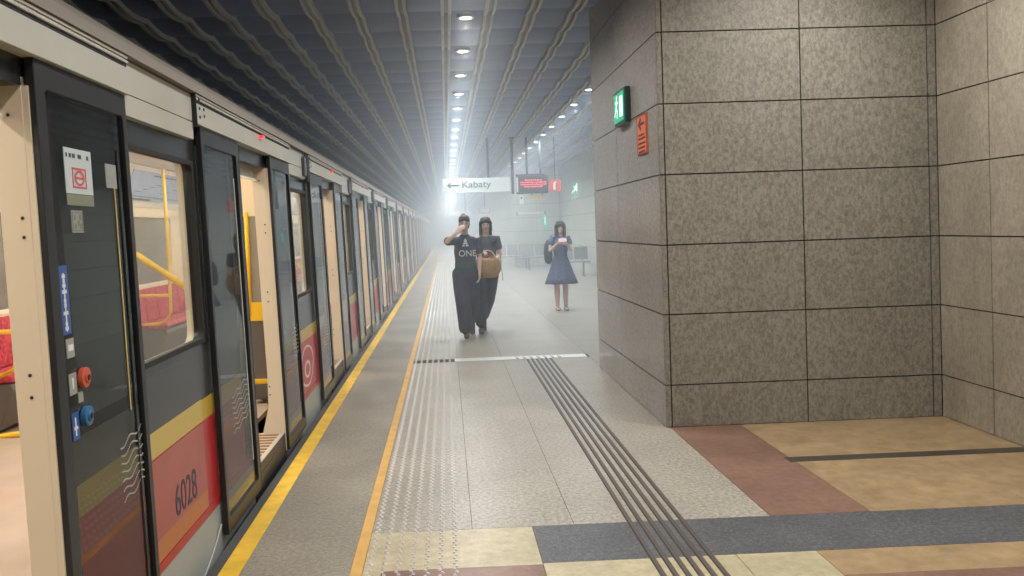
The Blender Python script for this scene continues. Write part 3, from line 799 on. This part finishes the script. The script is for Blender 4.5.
bm = bmesh.new(); running_man(bm, (XP - .0635, 7.78, 2.65), (0, -1, 0), (0, 0, 1), .22)
prism(bm, [(7.52, 2.56), (7.64, 2.56), (7.64, 2.74), (7.52, 2.74)], 'x', XP - .064, XP - .0625)
lb_('sign_pictogram', bm, M['sign_pict'], t)

t = empty('arrow_sign', (XP, 7.03, 2.16), 0, 'tall orange sign with a black left arrow on side of the near stone pillar', 'sign')
lb_('sign_plate', B((XP - .012, XP, 6.865, 7.20, 2.165, 2.495)), M['sign_orange'], t, bevel=.002)
def XR_(y0, y1, z0, z1): return (XP - .0145, XP - .012, y0, y1, z0, z1)
bm = bmesh.new()
pts = [(7.15, 2.42), (7.06, 2.475), (7.045, 2.455), (7.085, 2.43), (6.93, 2.43), (6.93, 2.41), (7.085, 2.41), (7.045, 2.385), (7.06, 2.365)]
prism(bm, pts, 'x', XP - .0145, XP - .012)
for z in (2.33, 2.30, 2.26, 2.225, 2.19):
    y = 7.15
    while y > 6.93:
        w = random.choice((.02, .03)); box(bm, *XR_(y - w, y, z - .008, z + .008)); y -= w + .015
for bx in (XR_(6.87, 7.195, 2.17, 2.176), XR_(6.87, 7.195, 2.484, 2.49), XR_(6.87, 6.876, 2.17, 2.49), XR_(7.189, 7.195, 2.17, 2.49)): box(bm, *bx)
lb_('sign_print', bm, mat('sign_print_brown', (.12, .03, .02), .6), t)

# green signs in the recess
t = empty('exit_sign', (4.57, 29.5, 2.6), 0, 'upright green and white exit sign high on the far right wall', 'sign')
lb_('sign_case', B((4.50, 4.60, 29.45, 29.9, 2.55, 3.12)), M['white'], t, bevel=.01)
lb_('sign_face', B((4.49, 4.50, 29.48, 29.87, 2.6, 3.08), (4.51, 4.59, 29.44, 29.45, 2.6, 3.08)), M['sign_green'], t)
bm = bmesh.new(); running_man(bm, (4.55, 29.435, 2.84), (1, 0, 0), (0, 0, 1), .40); lb_('sign_pictogram', bm, M['sign_pict'], t)
t = empty('exit_sign', (3.95, 33.9, 1.5), 0, 'green exit sign hanging askew on the far recess wall behind the woman in the dress', 'sign')
bm = bmesh.new(); prism(bm, [(3.84, 2.08), (3.98, 2.14), (4.10, 1.56), (3.96, 1.44)], 'y', 33.90, 33.97); lb_('sign_plate', bm, M['sign_green'], t)
bm = bmesh.new(); running_man(bm, (3.97, 33.89, 1.80), (.25, 0, .05), (-.05, 0, .9), .45); lb_('sign_pictogram', bm, M['sign_pict'], t)
t = empty('wall_light', (3.4, 33.9, 2.1), 0, 'thin pale strip light along the far recess wall', 'light strip')
lb_('strip_housing', B((2.86, 3.98, 33.90, 33.97, 2.10, 2.17)), M['sign_white'], t, bevel=.01)
lb_('strip_end', B((2.84, 2.88, 33.88, 33.97, 2.07, 2.20), (3.96, 4.0, 33.88, 33.97, 2.07, 2.20)), M['dkmetal'], t)
t = empty('far_sign', (2.35, 48, 2.6), 0, 'faint pinkish hanging sign far down the hazy platform', 'sign')
lb_('sign_board', B((1.9, 2.55, 48, 48.1, 2.42, 2.78)), M['sign_orange'], t, bevel=.01)
lb_('sign_face', B((1.98, 2.47, 47.99, 48, 2.50, 2.70)), M['sign_white'], t)
lb_('sign_hanger', B((2.2, 2.24, 48.02, 48.06, 2.78, 3.97)), M['dkmetal'], t)
t = empty('far_sign', (.7, 52, 2.5), 0, 'faint long white hanging sign far down the hazy platform', 'sign')
lb_('sign_board', B((-.1, 1.6, 52, 52.1, 2.42, 2.66)), M['sign_white'], t, bevel=.01)
lb_('sign_hanger', B((.2, .24, 52.02, 52.06, 2.66, 3.97), (1.2, 1.24, 52.02, 52.06, 2.66, 3.97)), M['dkmetal'], t)

# benches near the far recess
def bench(x, y, label):
    t = empty('platform_bench', (x, y, 0), 0, label, 'bench')
    bm = bmesh.new()
    for i in range(3): prism(bm, [(-.7 + i * .48, .44), (-.28 + i * .48, .44), (-.26 + i * .48, .47), (-.72 + i * .48, .47)], 'y', -.22, .22)
    build('seat', bm, M['benchm'], t, bevel=.006)
    bm = bmesh.new()
    for i in range(3): prism(bm, [(.20, .52), (.23, .52), (.31, .90), (.28, .92)], 'x', -.70 + i * .48, -.28 + i * .48)
    build('backrest', bm, M['benchm'], t, bevel=.006)
    for s in (-.5, .5):
        bm = bmesh.new(); tube(bm, [(s, 0, 0), (s, 0, .44)], .03, 8); tube(bm, [(s, -.22, .02), (s, .22, .02)], .025, 8); tube(bm, [(s, .15, .44), (s, .26, .60)], .02, 8); build('leg', bm, M['benchm'], t)
bench(3.55, 31.6, 'grey metal bench by the far recess wall, left of the woman in the dress')
bench(3.75, 26.4, 'grey metal bench right of the woman in the dress, next to the stone pillar')
bench(2.6, 33.2, 'grey metal bench standing before the corner of the distant wall, right of the walkers')

# ------------------------------------------------------------------ PEOPLE
def cap(bm, pts, rad, side=(1, 0, 0), seg=14):
    """loft of ellipses (half-width along side, half-depth) with rounded ends"""
    pts = [Vector(p) for p in pts]; rad = [r if isinstance(r, tuple) else (r, r) for r in rad]
    P_ = []; 
    t0 = (pts[1] - pts[0]).normalized(); t1 = (pts[-1] - pts[-2]).normalized()
    r0 = min(rad[0]); r1 = min(rad[-1])
    for a in (.05, .5, .85):
        k = math.sqrt(1 - (1 - a) ** 2) if a < 1 else 1
        P_.append((pts[0] - t0 * r0 * (1 - a), (rad[0][0] * k, rad[0][1] * k)))
    for p, r in zip(pts, rad): P_.append((p, r))
    for a in (.85, .5, .05):
        k = math.sqrt(1 - (1 - a) ** 2)
        P_.append((pts[-1] + t1 * r1 * (1 - a), (rad[-1][0] * k, rad[-1][1] * k)))
    rings = []
    for i, (p, r) in enumerate(P_):
        a = P_[max(0, i - 1)][0]; b = P_[min(len(P_) - 1, i + 1)][0]; t = (b - a).normalized()
        s = Vector(side); s = (s - t * s.dot(t))
        if s.length < .2: s = Vector((0, 1, 0)); s = s - t * s.dot(t)
        s.normalize(); u = t.cross(s)
        rings.append([bm.verts.new(p + s * r[0] * math.cos(2 * PI * k / seg) + u * r[1] * math.sin(2 * PI * k / seg)) for k in range(seg)])
    for A, Bq in zip(rings, rings[1:]):
        for k in range(seg): bm.faces.new((A[k], A[(k + 1) % seg], Bq[(k + 1) % seg], Bq[k]))
    bm.faces.new(rings[0]); bm.faces.new(list(reversed(rings[-1])))

def ball(bm, c, r, seg=16, rg=10):
    c = Vector(c); r = Vector(r) if isinstance(r, (tuple, list)) else Vector((r, r, r))
    m4 = Matrix.Translation(c) @ Matrix.Diagonal((*r, 1))
    bmesh.ops.create_uvsphere(bm, u_segments=seg, v_segments=rg, radius=1, matrix=m4)

def hand(bm, wrist, d, nrm, side, L=.18, curl=.4, thumb=1):
    """palm + 4 bent fingers + thumb. d: direction, nrm: towards the palm side, side: towards the thumb"""
    w = Vector(wrist); d = Vector(d).normalized(); nrm = Vector(nrm); nrm = (nrm - d * nrm.dot(d)).normalized(); s = d.cross(nrm).normalized() * thumb
    pl = w + d * .085
    cap(bm, [w, w + d * .04, pl], [(.026, .018), (.038, .016), (.042, .014)], side=s)
    for i, (o, l) in enumerate(((.030, .072), (.010, .082), (-.010, .076), (-.030, .060))):
        a = pl + s * o
        d1 = (d + nrm * curl * .6).normalized(); d2 = (d + nrm * curl * 1.6).normalized(); d3 = (d + nrm * curl * 3.0).normalized()
        p1 = a + d1 * l * .45; p2 = p1 + d2 * l * .32; p3 = p2 + d3 * l * .25
        cap(bm, [a - d * .01, p1, p2, p3], [.0095, .009, .0083, .0072], side=s, seg=8)
    tb_ = w + d * .03 + s * .03
    td = (d * .7 + s * .6 + nrm * .4).normalized()
    cap(bm, [tb_, tb_ + td * .035, tb_ + (td + nrm * .4).normalized() * .062], [.012, .0105, .0085], side=s, seg=8)

def remesh(o, vox=.008, smooth=2):
    md = o.modifiers.new('remesh', 'REMESH'); md.mode = 'VOXEL'; md.voxel_size = vox; md.use_smooth_shade = True
    if smooth:
        sm = o.modifiers.new('smooth', 'SMOOTH'); sm.iterations = smooth; sm.factor = .5
    bpy.context.view_layer.update()
    dg = bpy.context.evaluated_depsgraph_get()
    me = bpy.data.meshes.new_from_object(o.evaluated_get(dg))
    mats = list(o.data.materials)
    o.modifiers.clear(); o.data = me
    if not me.materials:
        for m in mats: me.materials.append(m)
    for p in me.polygons: p.use_smooth = True

skinm = mat('skin', (.62, .42, .33), .5); skinm2 = mat('skin_warm', (.64, .44, .35), .5)
def figure(name, loc, rz, label, J, skin, H=1.75, female=False):
    """J: joint dict in metres, facing -Y"""
    t = empty(name, loc, rz, label, 'person')
    bm = bmesh.new()
    hip, waist, chest, neck, head = (Vector(J[k]) for k in ('hip', 'waist', 'chest', 'neck', 'head'))
    w = .9 if female else 1.0
    cap(bm, [hip + Vector((0, 0, -.05)), hip + Vector((0, 0, .03)), waist, chest + Vector((0, 0, -.05)), chest + Vector((0, 0, .07)), neck + Vector((0, 0, -.05))],
        [(.15 * w, .10), (.155 * w, .105), (.125 * w, .09), (.155 * w, .105), (.15 * w, .095), (.075, .06)])
    cap(bm, [neck + Vector((0, 0, -.06)), neck, head + Vector((0, .02, -.05))], [.058, .050, .052])
    # head: cranium, jaw, nose, ears
    hd = head
    ball(bm, hd + Vector((0, .012, .025)), (.074, .092, .092)); cap(bm, [hd + Vector((0, -.02, -.01)), hd + Vector((0, -.045, -.085))], [(.060, .062), (.036, .034)])
    cap(bm, [hd + Vector((0, -.078, .015)), hd + Vector((0, -.098, -.022))], [.010, .0135], seg=8)
    for s in (-1, 1): ball(bm, hd + Vector((s * .076, .012, -.005)), (.012, .020, .030), 10, 8)
    for s, kk in ((-1, 'R'), (1, 'L')):
        sh, el, wr = (Vector(J[k + kk]) for k in ('sh', 'el', 'wr'))
        cap(bm, [chest + Vector((s * .08, 0, .08)), sh, sh.lerp(el, .5), el, el.lerp(wr, .35), wr], [.055, .052 * w, .043 * w, .036 * w, .037 * w, .024], side=(0, 1, 0))
        dr = Vector(J.get('hd' + kk, wr - el)); hand(bm, wr, dr, J.get('pn' + kk, (0, -1, 0)), None, curl=J.get('curl' + kk, .4), thumb=J.get('th' + kk, s))
        hp, kn, an = (Vector(J[k + kk]) for k in ('hp', 'kn', 'an'))
        cap(bm, [hp + Vector((0, 0, .02)), hp.lerp(kn, .4), kn, kn.lerp(an, .35), an], [.088 * w, .078 * w, .056, .057, .036])
        toe = Vector(J.get('toe' + kk, (0, -1, 0))).normalized()
        cap(bm, [an + Vector((0, 0, -.035)) - toe * .045, an + toe * .06 + Vector((0, 0, -.04)), an + toe * .15 + Vector((0, 0, -.055))], [(.032, .03), (.038, .028), (.034, .018)])
    body = build('body', bm, skin, t); remesh(body, .0075, 3)
    eb = bmesh.new()
    for s in (-1, 1): ball(eb, hd + Vector((s * .030, -.072, .012)), (.012, .008, .007), 10, 8)
    build('eyes', eb, M['ink'], t, smooth=True)
    lb = bmesh.new(); cap(lb, [hd + Vector((-.020, -.082, -.052)), hd + Vector((0, -.088, -.052)), hd + Vector((.020, -.082, -.052))], [.006, .007, .006], side=(0, 0, 1), seg=8)
    build('lips', lb, mat('lips_' + name, (.45, .15, .13), .5), t, smooth=True)
    return t
def cloth(name, t, m, parts, vox=.009, sm=3, label=None):
    bm = bmesh.new()
    for p in parts: cap(bm, *p)
    o = build(name, bm, m, t); remesh(o, vox, sm)
    if label: o['label'] = label
    return o
V = Vector
def mixp(a, b, f): return tuple(V(a).lerp(V(b), f))

navy = mat('navy_cloth', (.026, .040, .075), .85, noise=.25, nscale=14)
navy_t = mat('navy_trousers', (.020, .029, .058), .85, noise=.2, nscale=10)
greyblue = mat('greyblue_cloth', (.055, .068, .10), .85, noise=.2, nscale=14)
dressm = mat('dress_blue', (.085, .105, .19), .85, noise=.35, nscale=40)
hairm = mat('dark_hair', (.012, .010, .010), .6)
shoe_br = mat('brown_shoe', (.10, .04, .02), .6)
shoe_bk = mat('black_shoe', (.015, .014, .014), .5)
straw = mat('straw_bag', (.40, .24, .12), .8, noise=.35, nscale=60)
straw2 = mat('bag_lining', (.55, .42, .28), .8)

# --- left walker: raised arm, navy T-shirt with white print, wide navy trousers
Z = .035
J1 = dict(hip=(0, 0, .98), waist=(0, 0, 1.12), chest=(0, 0, 1.33), neck=(0, -.01, 1.52), head=(0, -.03, 1.67),
  shR=(-.185, 0, 1.46), elR=(-.265, -.20, 1.42), wrR=(-.115, -.20, 1.55), hdR=(.6, .15, .55), pnR=(.2, 1, 0), curlR=.35, thR=-1,
  shL=(.185, 0, 1.46), elL=(.215, .03, 1.18), wrL=(.20, -.06, .95), pnL=(-1, 0, 0), curlL=.5,
  hpR=(-.09, 0, .93), knR=(-.055, -.12, .51), anR=(-.02, -.06, .085),
  hpL=(.09, .02, .93), knL=(.09, .02, .53), anL=(.075, .34, .22), toeL=(0, -.55, -.85))
t = figure('person', (.27, 12.50, 0), 0, 'person in navy T-shirt with white print and wide trousers, one arm raised to the face', J1, skinm)
cloth('t_shirt', t, navy, [
  ([(0, 0, .98), (0, 0, 1.10), (0, 0, 1.27), (0, 0, 1.40), (0, -.0, 1.475)], [(.165, .125), (.150, .118), (.168, .125), (.150, .112), (.080, .072)]),
  ([(-.09, 0, 1.425), (-.180, 0, 1.43), mixp(J1['shR'], J1['elR'], .75)], [.066, .066, .066], (0, 1, 0)),
  ([(.09, 0, 1.425), (.180, 0, 1.43), mixp(J1['shL'], J1['elL'], .65)], [.066, .068, .064], (0, 1, 0))])
cloth('trousers', t, navy_t, [
  ([(0, 0, 1.08), (0, 0, 1.0), (0, 0, .90)], [(.150, .112), (.172, .128), (.185, .135)]),
  ([(-.085, 0, .94), mixp(J1['hpR'], J1['knR'], .5), J1['knR'], (-.03, -.07, .15)], [.122, .120, .112, .104]),
  ([(.085, 0, .94), mixp(J1['hpL'], J1['knL'], .5), J1['knL'], mixp(J1['knL'], J1['anL'], .85)], [.120, .116, .106, .098])])
bm = bmesh.new(); cap(bm, [(0, 0, 1.045), (0, 0, 1.085)], [(.160, .126), (.158, .124)]); 
o = build('belt', bm, mat('belt_green', (.02, .06, .05), .7), t, smooth=True)
bm = bmesh.new()
for (x0, x1, z0, z1) in ((-.015, .025, 1.40, 1.44), (-.03, .04, 1.375, 1.395), (-.005, .015, 1.43, 1.455), (-.04, -.01, 1.345, 1.365), (.01, .05, 1.345, 1.365)): box(bm, x0, x1, -.136, -.128, z0, z1)
for x in (-.055, .055): pass
build('shirt_emblem', bm, mat('print_white', (.62, .68, .68), .7), t)
text_mesh('shirt_lettering', 'ONE', .13, mat('print_grey', (.62, .66, .66), .7), t, Matrix.Translation((-.10, -.134, 1.20)) @ Matrix.Rotation(PI / 2, 4, 'X'), .004, .95)
bm = bmesh.new(); ball(bm, (0, .005, 1.715), (.086, .100, .080)); ball(bm, (0, .05, 1.66), (.080, .062, .090)); ball(bm, (-.01, .02, 1.80), (.036, .036, .032)); cap(bm, [(-.055, -.085, 1.735), (0, -.100, 1.755), (.055, -.085, 1.735)], [.032, .032, .032], side=(0, 0, 1)); ball(bm, (0, -.03, 1.76), (.080, .085, .045))
o = build('hair', bm, hairm, t); remesh(o, .009, 3)
def shoe(t, an, toe, m):
    an = V(an); toe = V(toe).normalized(); bm = bmesh.new()
    cap(bm, [an + V((0, 0, -.035)) - toe * .05, an + toe * .05 + V((0, 0, -.040)), an + toe * .165 + V((0, 0, -.052))], [(.042, .042), (.046, .038), (.042, .026)])
    o = build('shoe', bm, m, t); remesh(o, .008, 2)
shoe(t, J1['anR'], (0, -1, 0), shoe_br); shoe(t, J1['anL'], J1['toeL'], shoe_br)

# --- right walker, half behind, holding the bag
J2 = dict(hip=(0, 0, .95), waist=(0, 0, 1.09), chest=(0, 0, 1.30), neck=(0, -.01, 1.49), head=(.0, -.03, 1.64),
  shR=(-.165, 0, 1.43), elR=(-.19, -.10, 1.20), wrR=(-.10, -.26, 1.25), hdR=(.5, -.6, .0), pnR=(0, 0, -1), curlR=1.0, thR=-1,
  shL=(.170, 0, 1.43), elL=(.205, -.01, 1.19), wrL=(.125, -.20, 1.12), hdL=(-.6, -.6, -.1), pnL=(0, 0, -1), curlL=.9,
  hpR=(-.085, 0, .91), knR=(-.10, -.16, .52), anR=(-.12, -.12, .095),
  hpL=(.085, .02, .91), knL=(.02, .02, .50), anL=(-.06, .32, .20), toeL=(0, -.6, -.8))
t = figure('person', (.60, 12.95, 0), 0, 'person in grey-blue short-sleeved top holding a round straw bag with both hands', J2, skinm2, female=True)
cloth('top', t, greyblue, [
  ([(0, 0, .95), (0, 0, 1.08), (0, 0, 1.24), (0, 0, 1.37), (0, -.0, 1.445)], [(.155, .118), (.140, .105), (.155, .120), (.150, .105), (.078, .070)]),
  ([(-.08, 0, 1.42), (-.165, 0, 1.43), mixp(J2['shR'], J2['elR'], .50)], [.066, .064, .060], (0, 1, 0)),
  ([(.08, 0, 1.42), (.170, 0, 1.43), mixp(J2['shL'], J2['elL'], .50)], [.066, .064, .060], (0, 1, 0))])
cloth('trousers', t, navy_t, [
  ([(0, 0, 1.04), (0, 0, .97), (0, 0, .88)], [(.140, .105), (.165, .120), (.175, .125)]),
  ([(-.08, 0, .92), mixp(J2['hpR'], J2['knR'], .5), J2['knR'], (-.118, -.13, .17)], [.110, .105, .090, .082]),
  ([(.08, 0, .92), mixp(J2['hpL'], J2['knL'], .5), J2['knL'], mixp(J2['knL'], J2['anL'], .85)], [.110, .102, .088, .075])])
bm = bmesh.new(); ball(bm, (0, .008, 1.685), (.085, .100, .080)); ball(bm, (0, .055, 1.58), (.085, .058, .13)); cap(bm, [(-.075, .0, 1.66), (-.080, .02, 1.50)], [.024, .020]); cap(bm, [(.075, .0, 1.66), (.080, .02, 1.50)], [.024, .020]); cap(bm, [(-.060, -.080, 1.695), (0, -.100, 1.715), (.060, -.080, 1.695)], [.032, .032, .032], side=(0, 0, 1)); ball(bm, (0, -.03, 1.73), (.082, .085, .045)); cap(bm, [(-.072, -.05, 1.69), (-.078, -.04, 1.56)], [.028, .022]); cap(bm, [(.072, -.05, 1.69), (.078, -.04, 1.56)], [.028, .022])
o = build('hair', bm, hairm, t); remesh(o, .009, 3)
shoe(t, J2['anR'], (0, -1, 0), shoe_br); shoe(t, J2['anL'], J2['toeL'], shoe_br)

# straw bag hanging from the hands
bag = empty('straw_bag', (.605, 12.64, .86), 0, 'round brown straw bag with two handles held in front of the right walker', 'bag')
bm = bmesh.new(); n = 28
prof = [(.02, 0), (.10, .0), (.145, .025), (.185, .09), (.198, .17), (.185, .25), (.165, .30), (.155, .30), (.150, .28), (.02, .27)]
rings = [[bm.verts.new((r_ * math.cos(2 * PI * k / n), r_ * .48 * math.sin(2 * PI * k / n), z)) for k in range(n)] for r_, z in prof]
for A, Bq in zip(rings, rings[1:]):
    for k in range(n): bm.faces.new((A[k], A[(k + 1) % n], Bq[(k + 1) % n], Bq[k]))
bm.faces.new(rings[0]); bm.faces.new(rings[-1])
build('basket', bm, straw, bag, smooth=True)
for s in (-1, 1):
    bm = bmesh.new(); tube(bm, [(-.10, s * .07, .28), (-.10, s * .05, .36), (-.06, s * .03, .40), (0, s * .03, .41), (.06, s * .03, .39), (.10, s * .05, .34), (.10, s * .07, .28)], .009, 8)
    build('handle', bm, straw2, bag, smooth=True)
bm = bmesh.new(); tube(bm, [(.15, -.03, .27), (.185, -.05, .25), (.20, -.06, .12), (.215, -.06, -.04)], .006, 6); build('strap', bm, straw2, bag, smooth=True)
bm = bmesh.new()
for k in range(7): ball(bm, (-.06 + k * .02, -.06, .31 + .015 * (k % 3)), (.018, .015, .02), 8, 6)
build('scarf', bm, mat('scarf_red', (.30, .08, .09), .8, noise=.6, nscale=50), bag, smooth=True)

# --- woman in the dress looking at her phone
J3 = dict(hip=(0, 0, .92), waist=(0, 0, 1.05), chest=(0, 0, 1.25), neck=(0, -.02, 1.42), head=(.0, -.06, 1.56),
  shR=(-.155, 0, 1.37), elR=(-.205, -.06, 1.13), wrR=(-.085, -.24, 1.26), hdR=(.6, -.3, .5), pnR=(0, 1, .3), curlR=.5, thR=-1,
  shL=(.155, 0, 1.37), elL=(.200, -.06, 1.13), wrL=(.095, -.24, 1.25), hdL=(-.6, -.3, .5), pnL=(0, 1, .3), curlL=.6,
  hpR=(-.075, 0, .88), knR=(-.085, 0, .47), anR=(-.085, 0, .075),
  hpL=(.075, 0, .88), knL=(.078, 0, .47), anL=(.075, 0, .075))
t = figure('person', (2.15, 16.05, 0), 0, 'woman in a knee-length blue-grey dress standing with a phone in both hands', J3, skinm2, female=True)
bm = bmesh.new(); n = 36
prof = [(.075, .065, 1.40), (.135, .09, 1.37), (.155, .115, 1.27), (.150, .12, 1.20), (.125, .095, 1.06), (.130, .10, 1.02), (.175, .14, .88), (.225, .18, .72), (.265, .21, .60), (.300, .23, .50), (.292, .222, .50), (.22, .17, .70)]
rings = []
for i, (a, b, z) in enumerate(prof):
    rip = max(0, (1.0 - z)) * .05
    rings.append([bm.verts.new(((a + rip * math.cos(9 * 2 * PI * k / n)) * math.cos(2 * PI * k / n), (b + rip * math.cos(9 * 2 * PI * k / n)) * math.sin(2 * PI * k / n), z)) for k in range(n)])
for A, Bq in zip(rings, rings[1:]):
    for k in range(n): bm.faces.new((A[k], A[(k + 1) % n], Bq[(k + 1) % n], Bq[k]))
for s, kk in ((-1, 'R'), (1, 'L')):
    cap(bm, [(s * .09, 0, 1.33), (s * .152, 0, 1.36), mixp(J3['sh' + kk], J3['el' + kk], .42)], [.058, .060, .056], side=(0, 1, 0))
build('dress', bm, dressm, t, smooth=True)
bm = bmesh.new(); ball(bm, (0, -.02, 1.605), (.086, .098, .080)); ball(bm, (0, .025, 1.48), (.095, .060, .13)); cap(bm, [(-.078, -.035, 1.58), (-.085, -.035, 1.36)], [.028, .024]); cap(bm, [(.078, -.035, 1.58), (.085, -.035, 1.36)], [.028, .024]); cap(bm, [(-.060, -.115, 1.605), (0, -.140, 1.622), (.060, -.115, 1.605)], [.036, .036, .036], side=(0, 0, 1)); ball(bm, (0, -.06, 1.65), (.085, .088, .045)); cap(bm, [(-.074, -.09, 1.61), (-.082, -.085, 1.42)], [.032, .028]); cap(bm, [(.074, -.09, 1.61), (.082, -.085, 1.42)], [.032, .028])
o = build('hair', bm, hairm, t); remesh(o, .009, 3)
for kk in 'RL':
    an = V(J3['an' + kk]); bm = bmesh.new()
    cap(bm, [an + V((0, .05, -.06)), an + V((0, -.06, -.062)), an + V((0, -.17, -.064))], [(.036, .010), (.040, .010), (.036, .009)])
    cap(bm, [an + V((-.042, -.10, -.05)), an + V((0, -.10, -.020)), an + V((.042, -.10, -.05))], [(.016, .006)] * 3, side=(0, 1, 0))
    cap(bm, [an + V((-.042, -.04, -.04)), an + V((0, -.05, .0)), an + V((.042, -.04, -.04))], [(.012, .006)] * 3, side=(0, 1, 0))
    build('sandal', bm, shoe_bk, t, smooth=True)
ph = empty('mobile_phone', (2.155, 15.72, 1.33), 0, 'pale pink mobile phone held by the woman in the dress', 'phone')
bm = bmesh.new(); box(bm, -.075, .075, -.004, .004, -.037, .037); o = build('case', bm, mat('phone_pink', (.72, .45, .52), .4), ph, bevel=.003); o.rotation_euler.x = -.5
bm = bmesh.new(); box(bm, -.070, .070, .004, .0055, -.033, .033); o2 = build('screen', bm, mat('phone_screen', (.3, .35, .4), .2, emit=(.6, .75, 1), estr=.6), ph); o2.rotation_euler.x = -.5
hb = empty('shoulder_bag', (1.93, 16.12, .92), 0, 'dark green shoulder bag hanging at the side of the woman in the dress', 'bag')
bm = bmesh.new(); cap(bm, [(0, 0, .03), (-.005, 0, .15), (0, 0, .32), (.01, 0, .38)], [(.075, .10), (.085, .12), (.075, .10), (.05, .07)]); build('pouch', bm, mat('bag_green', (.018, .045, .04), .6), hb, smooth=True)
bm = bmesh.new(); tube(bm, [(.02, -.06, .36), (.05, -.05, .48), (.085, .0, .515), (.09, .05, .50), (.04, .08, .36)], .010, 8); build('strap', bm, shoe_bk, hb, smooth=True)

# ------------------------------------------------------------------ SMOKE
bm = bmesh.new(); box(bm, -5.55, 4.55, YW + .2, YF - .05, -1.15, 3.9)
smk = build('smoke_haze', bm, [], kind='stuff')
tag(smk, 'pale smoke filling the far end of the station', 'smoke')
m = bpy.data.materials.new('smoke'); m.use_nodes = True; nt = m.node_tree
nt.nodes.remove(nt.nodes['Principled BSDF'])
vs = nt.nodes.new('ShaderNodeVolumeScatter'); vs.inputs['Color'].default_value = (.80, .90, 1, 1)
vs.inputs['Density'].default_value = .024; vs.inputs['Anisotropy'].default_value = .35
nt.links.new(vs.outputs[0], nt.nodes['Material Output'].inputs['Volume'])
smk.data.materials.append(m)

# ------------------------------------------------------------------ WORLD, CAMERA, RENDER
w = bpy.data.worlds.new('world'); S.world = w; w.use_nodes = True
w.node_tree.nodes['Background'].inputs['Color'].default_value = (.02, .022, .025, 1)
cd = bpy.data.cameras.new('camera'); cam = bpy.data.objects.new('camera', cd); C.objects.link(cam)
Mr = ((0.998937, -0.030661, -0.034474), (0.035195, 0.025173, 0.999063), (0.0, 0.0, 0.0))
# camera axes solved from the photo's vanishing points
f_, px_, py_ = 850., 472., 251.
def vnorm(v): l = math.sqrt(sum(a * a for a in v)); return [a / l for a in v]
d = vnorm([446 - px_, -(229.5 - py_), f_]); cr, sr = math.cos(.035), math.sin(.035)
z = [-sr, cr, 0]; dt = sum(a * b for a, b in zip(z, d)); z = vnorm([a - b * dt for a, b in zip(z, d)])
x = list(Vector(z).cross(Vector(d))); x = [a * (1 if x[0] > 0 else -1) for a in x]
# world->cam columns: x, d (world Y), z ; rows give camera right/up/forward in world
right = Vector((x[0], d[0], z[0])); up = Vector((x[1], d[1], z[1])); fwd = Vector((x[2], d[2], z[2]))
R = Matrix((right, up, -fwd)).transposed()
cam.matrix_world = Matrix.Translation((0, 0, 1.6)) @ R.to_4x4()
cd.sensor_width = 36; cd.lens = f_ / 1024 * 36; cd.shift_x = (512 - px_) / 1024; cd.shift_y = -(288 - py_) / 1024
cd.clip_start = .05; cd.clip_end = 300
S.camera = cam
S.view_settings.view_transform = 'Standard'; S.view_settings.look = 'None'; S.view_settings.exposure = 0; S.view_settings.gamma = 1
S.view_settings.use_curve_mapping = False
cy = S.cycles
cy.use_denoising = True; cy.max_bounces = 10; cy.diffuse_bounces = 5; cy.glossy_bounces = 4; cy.transparent_max_bounces = 24
cy.volume_bounces = 2; cy.sample_clamp_indirect = 6; cy.caustics_reflective = False; cy.caustics_refractive = False
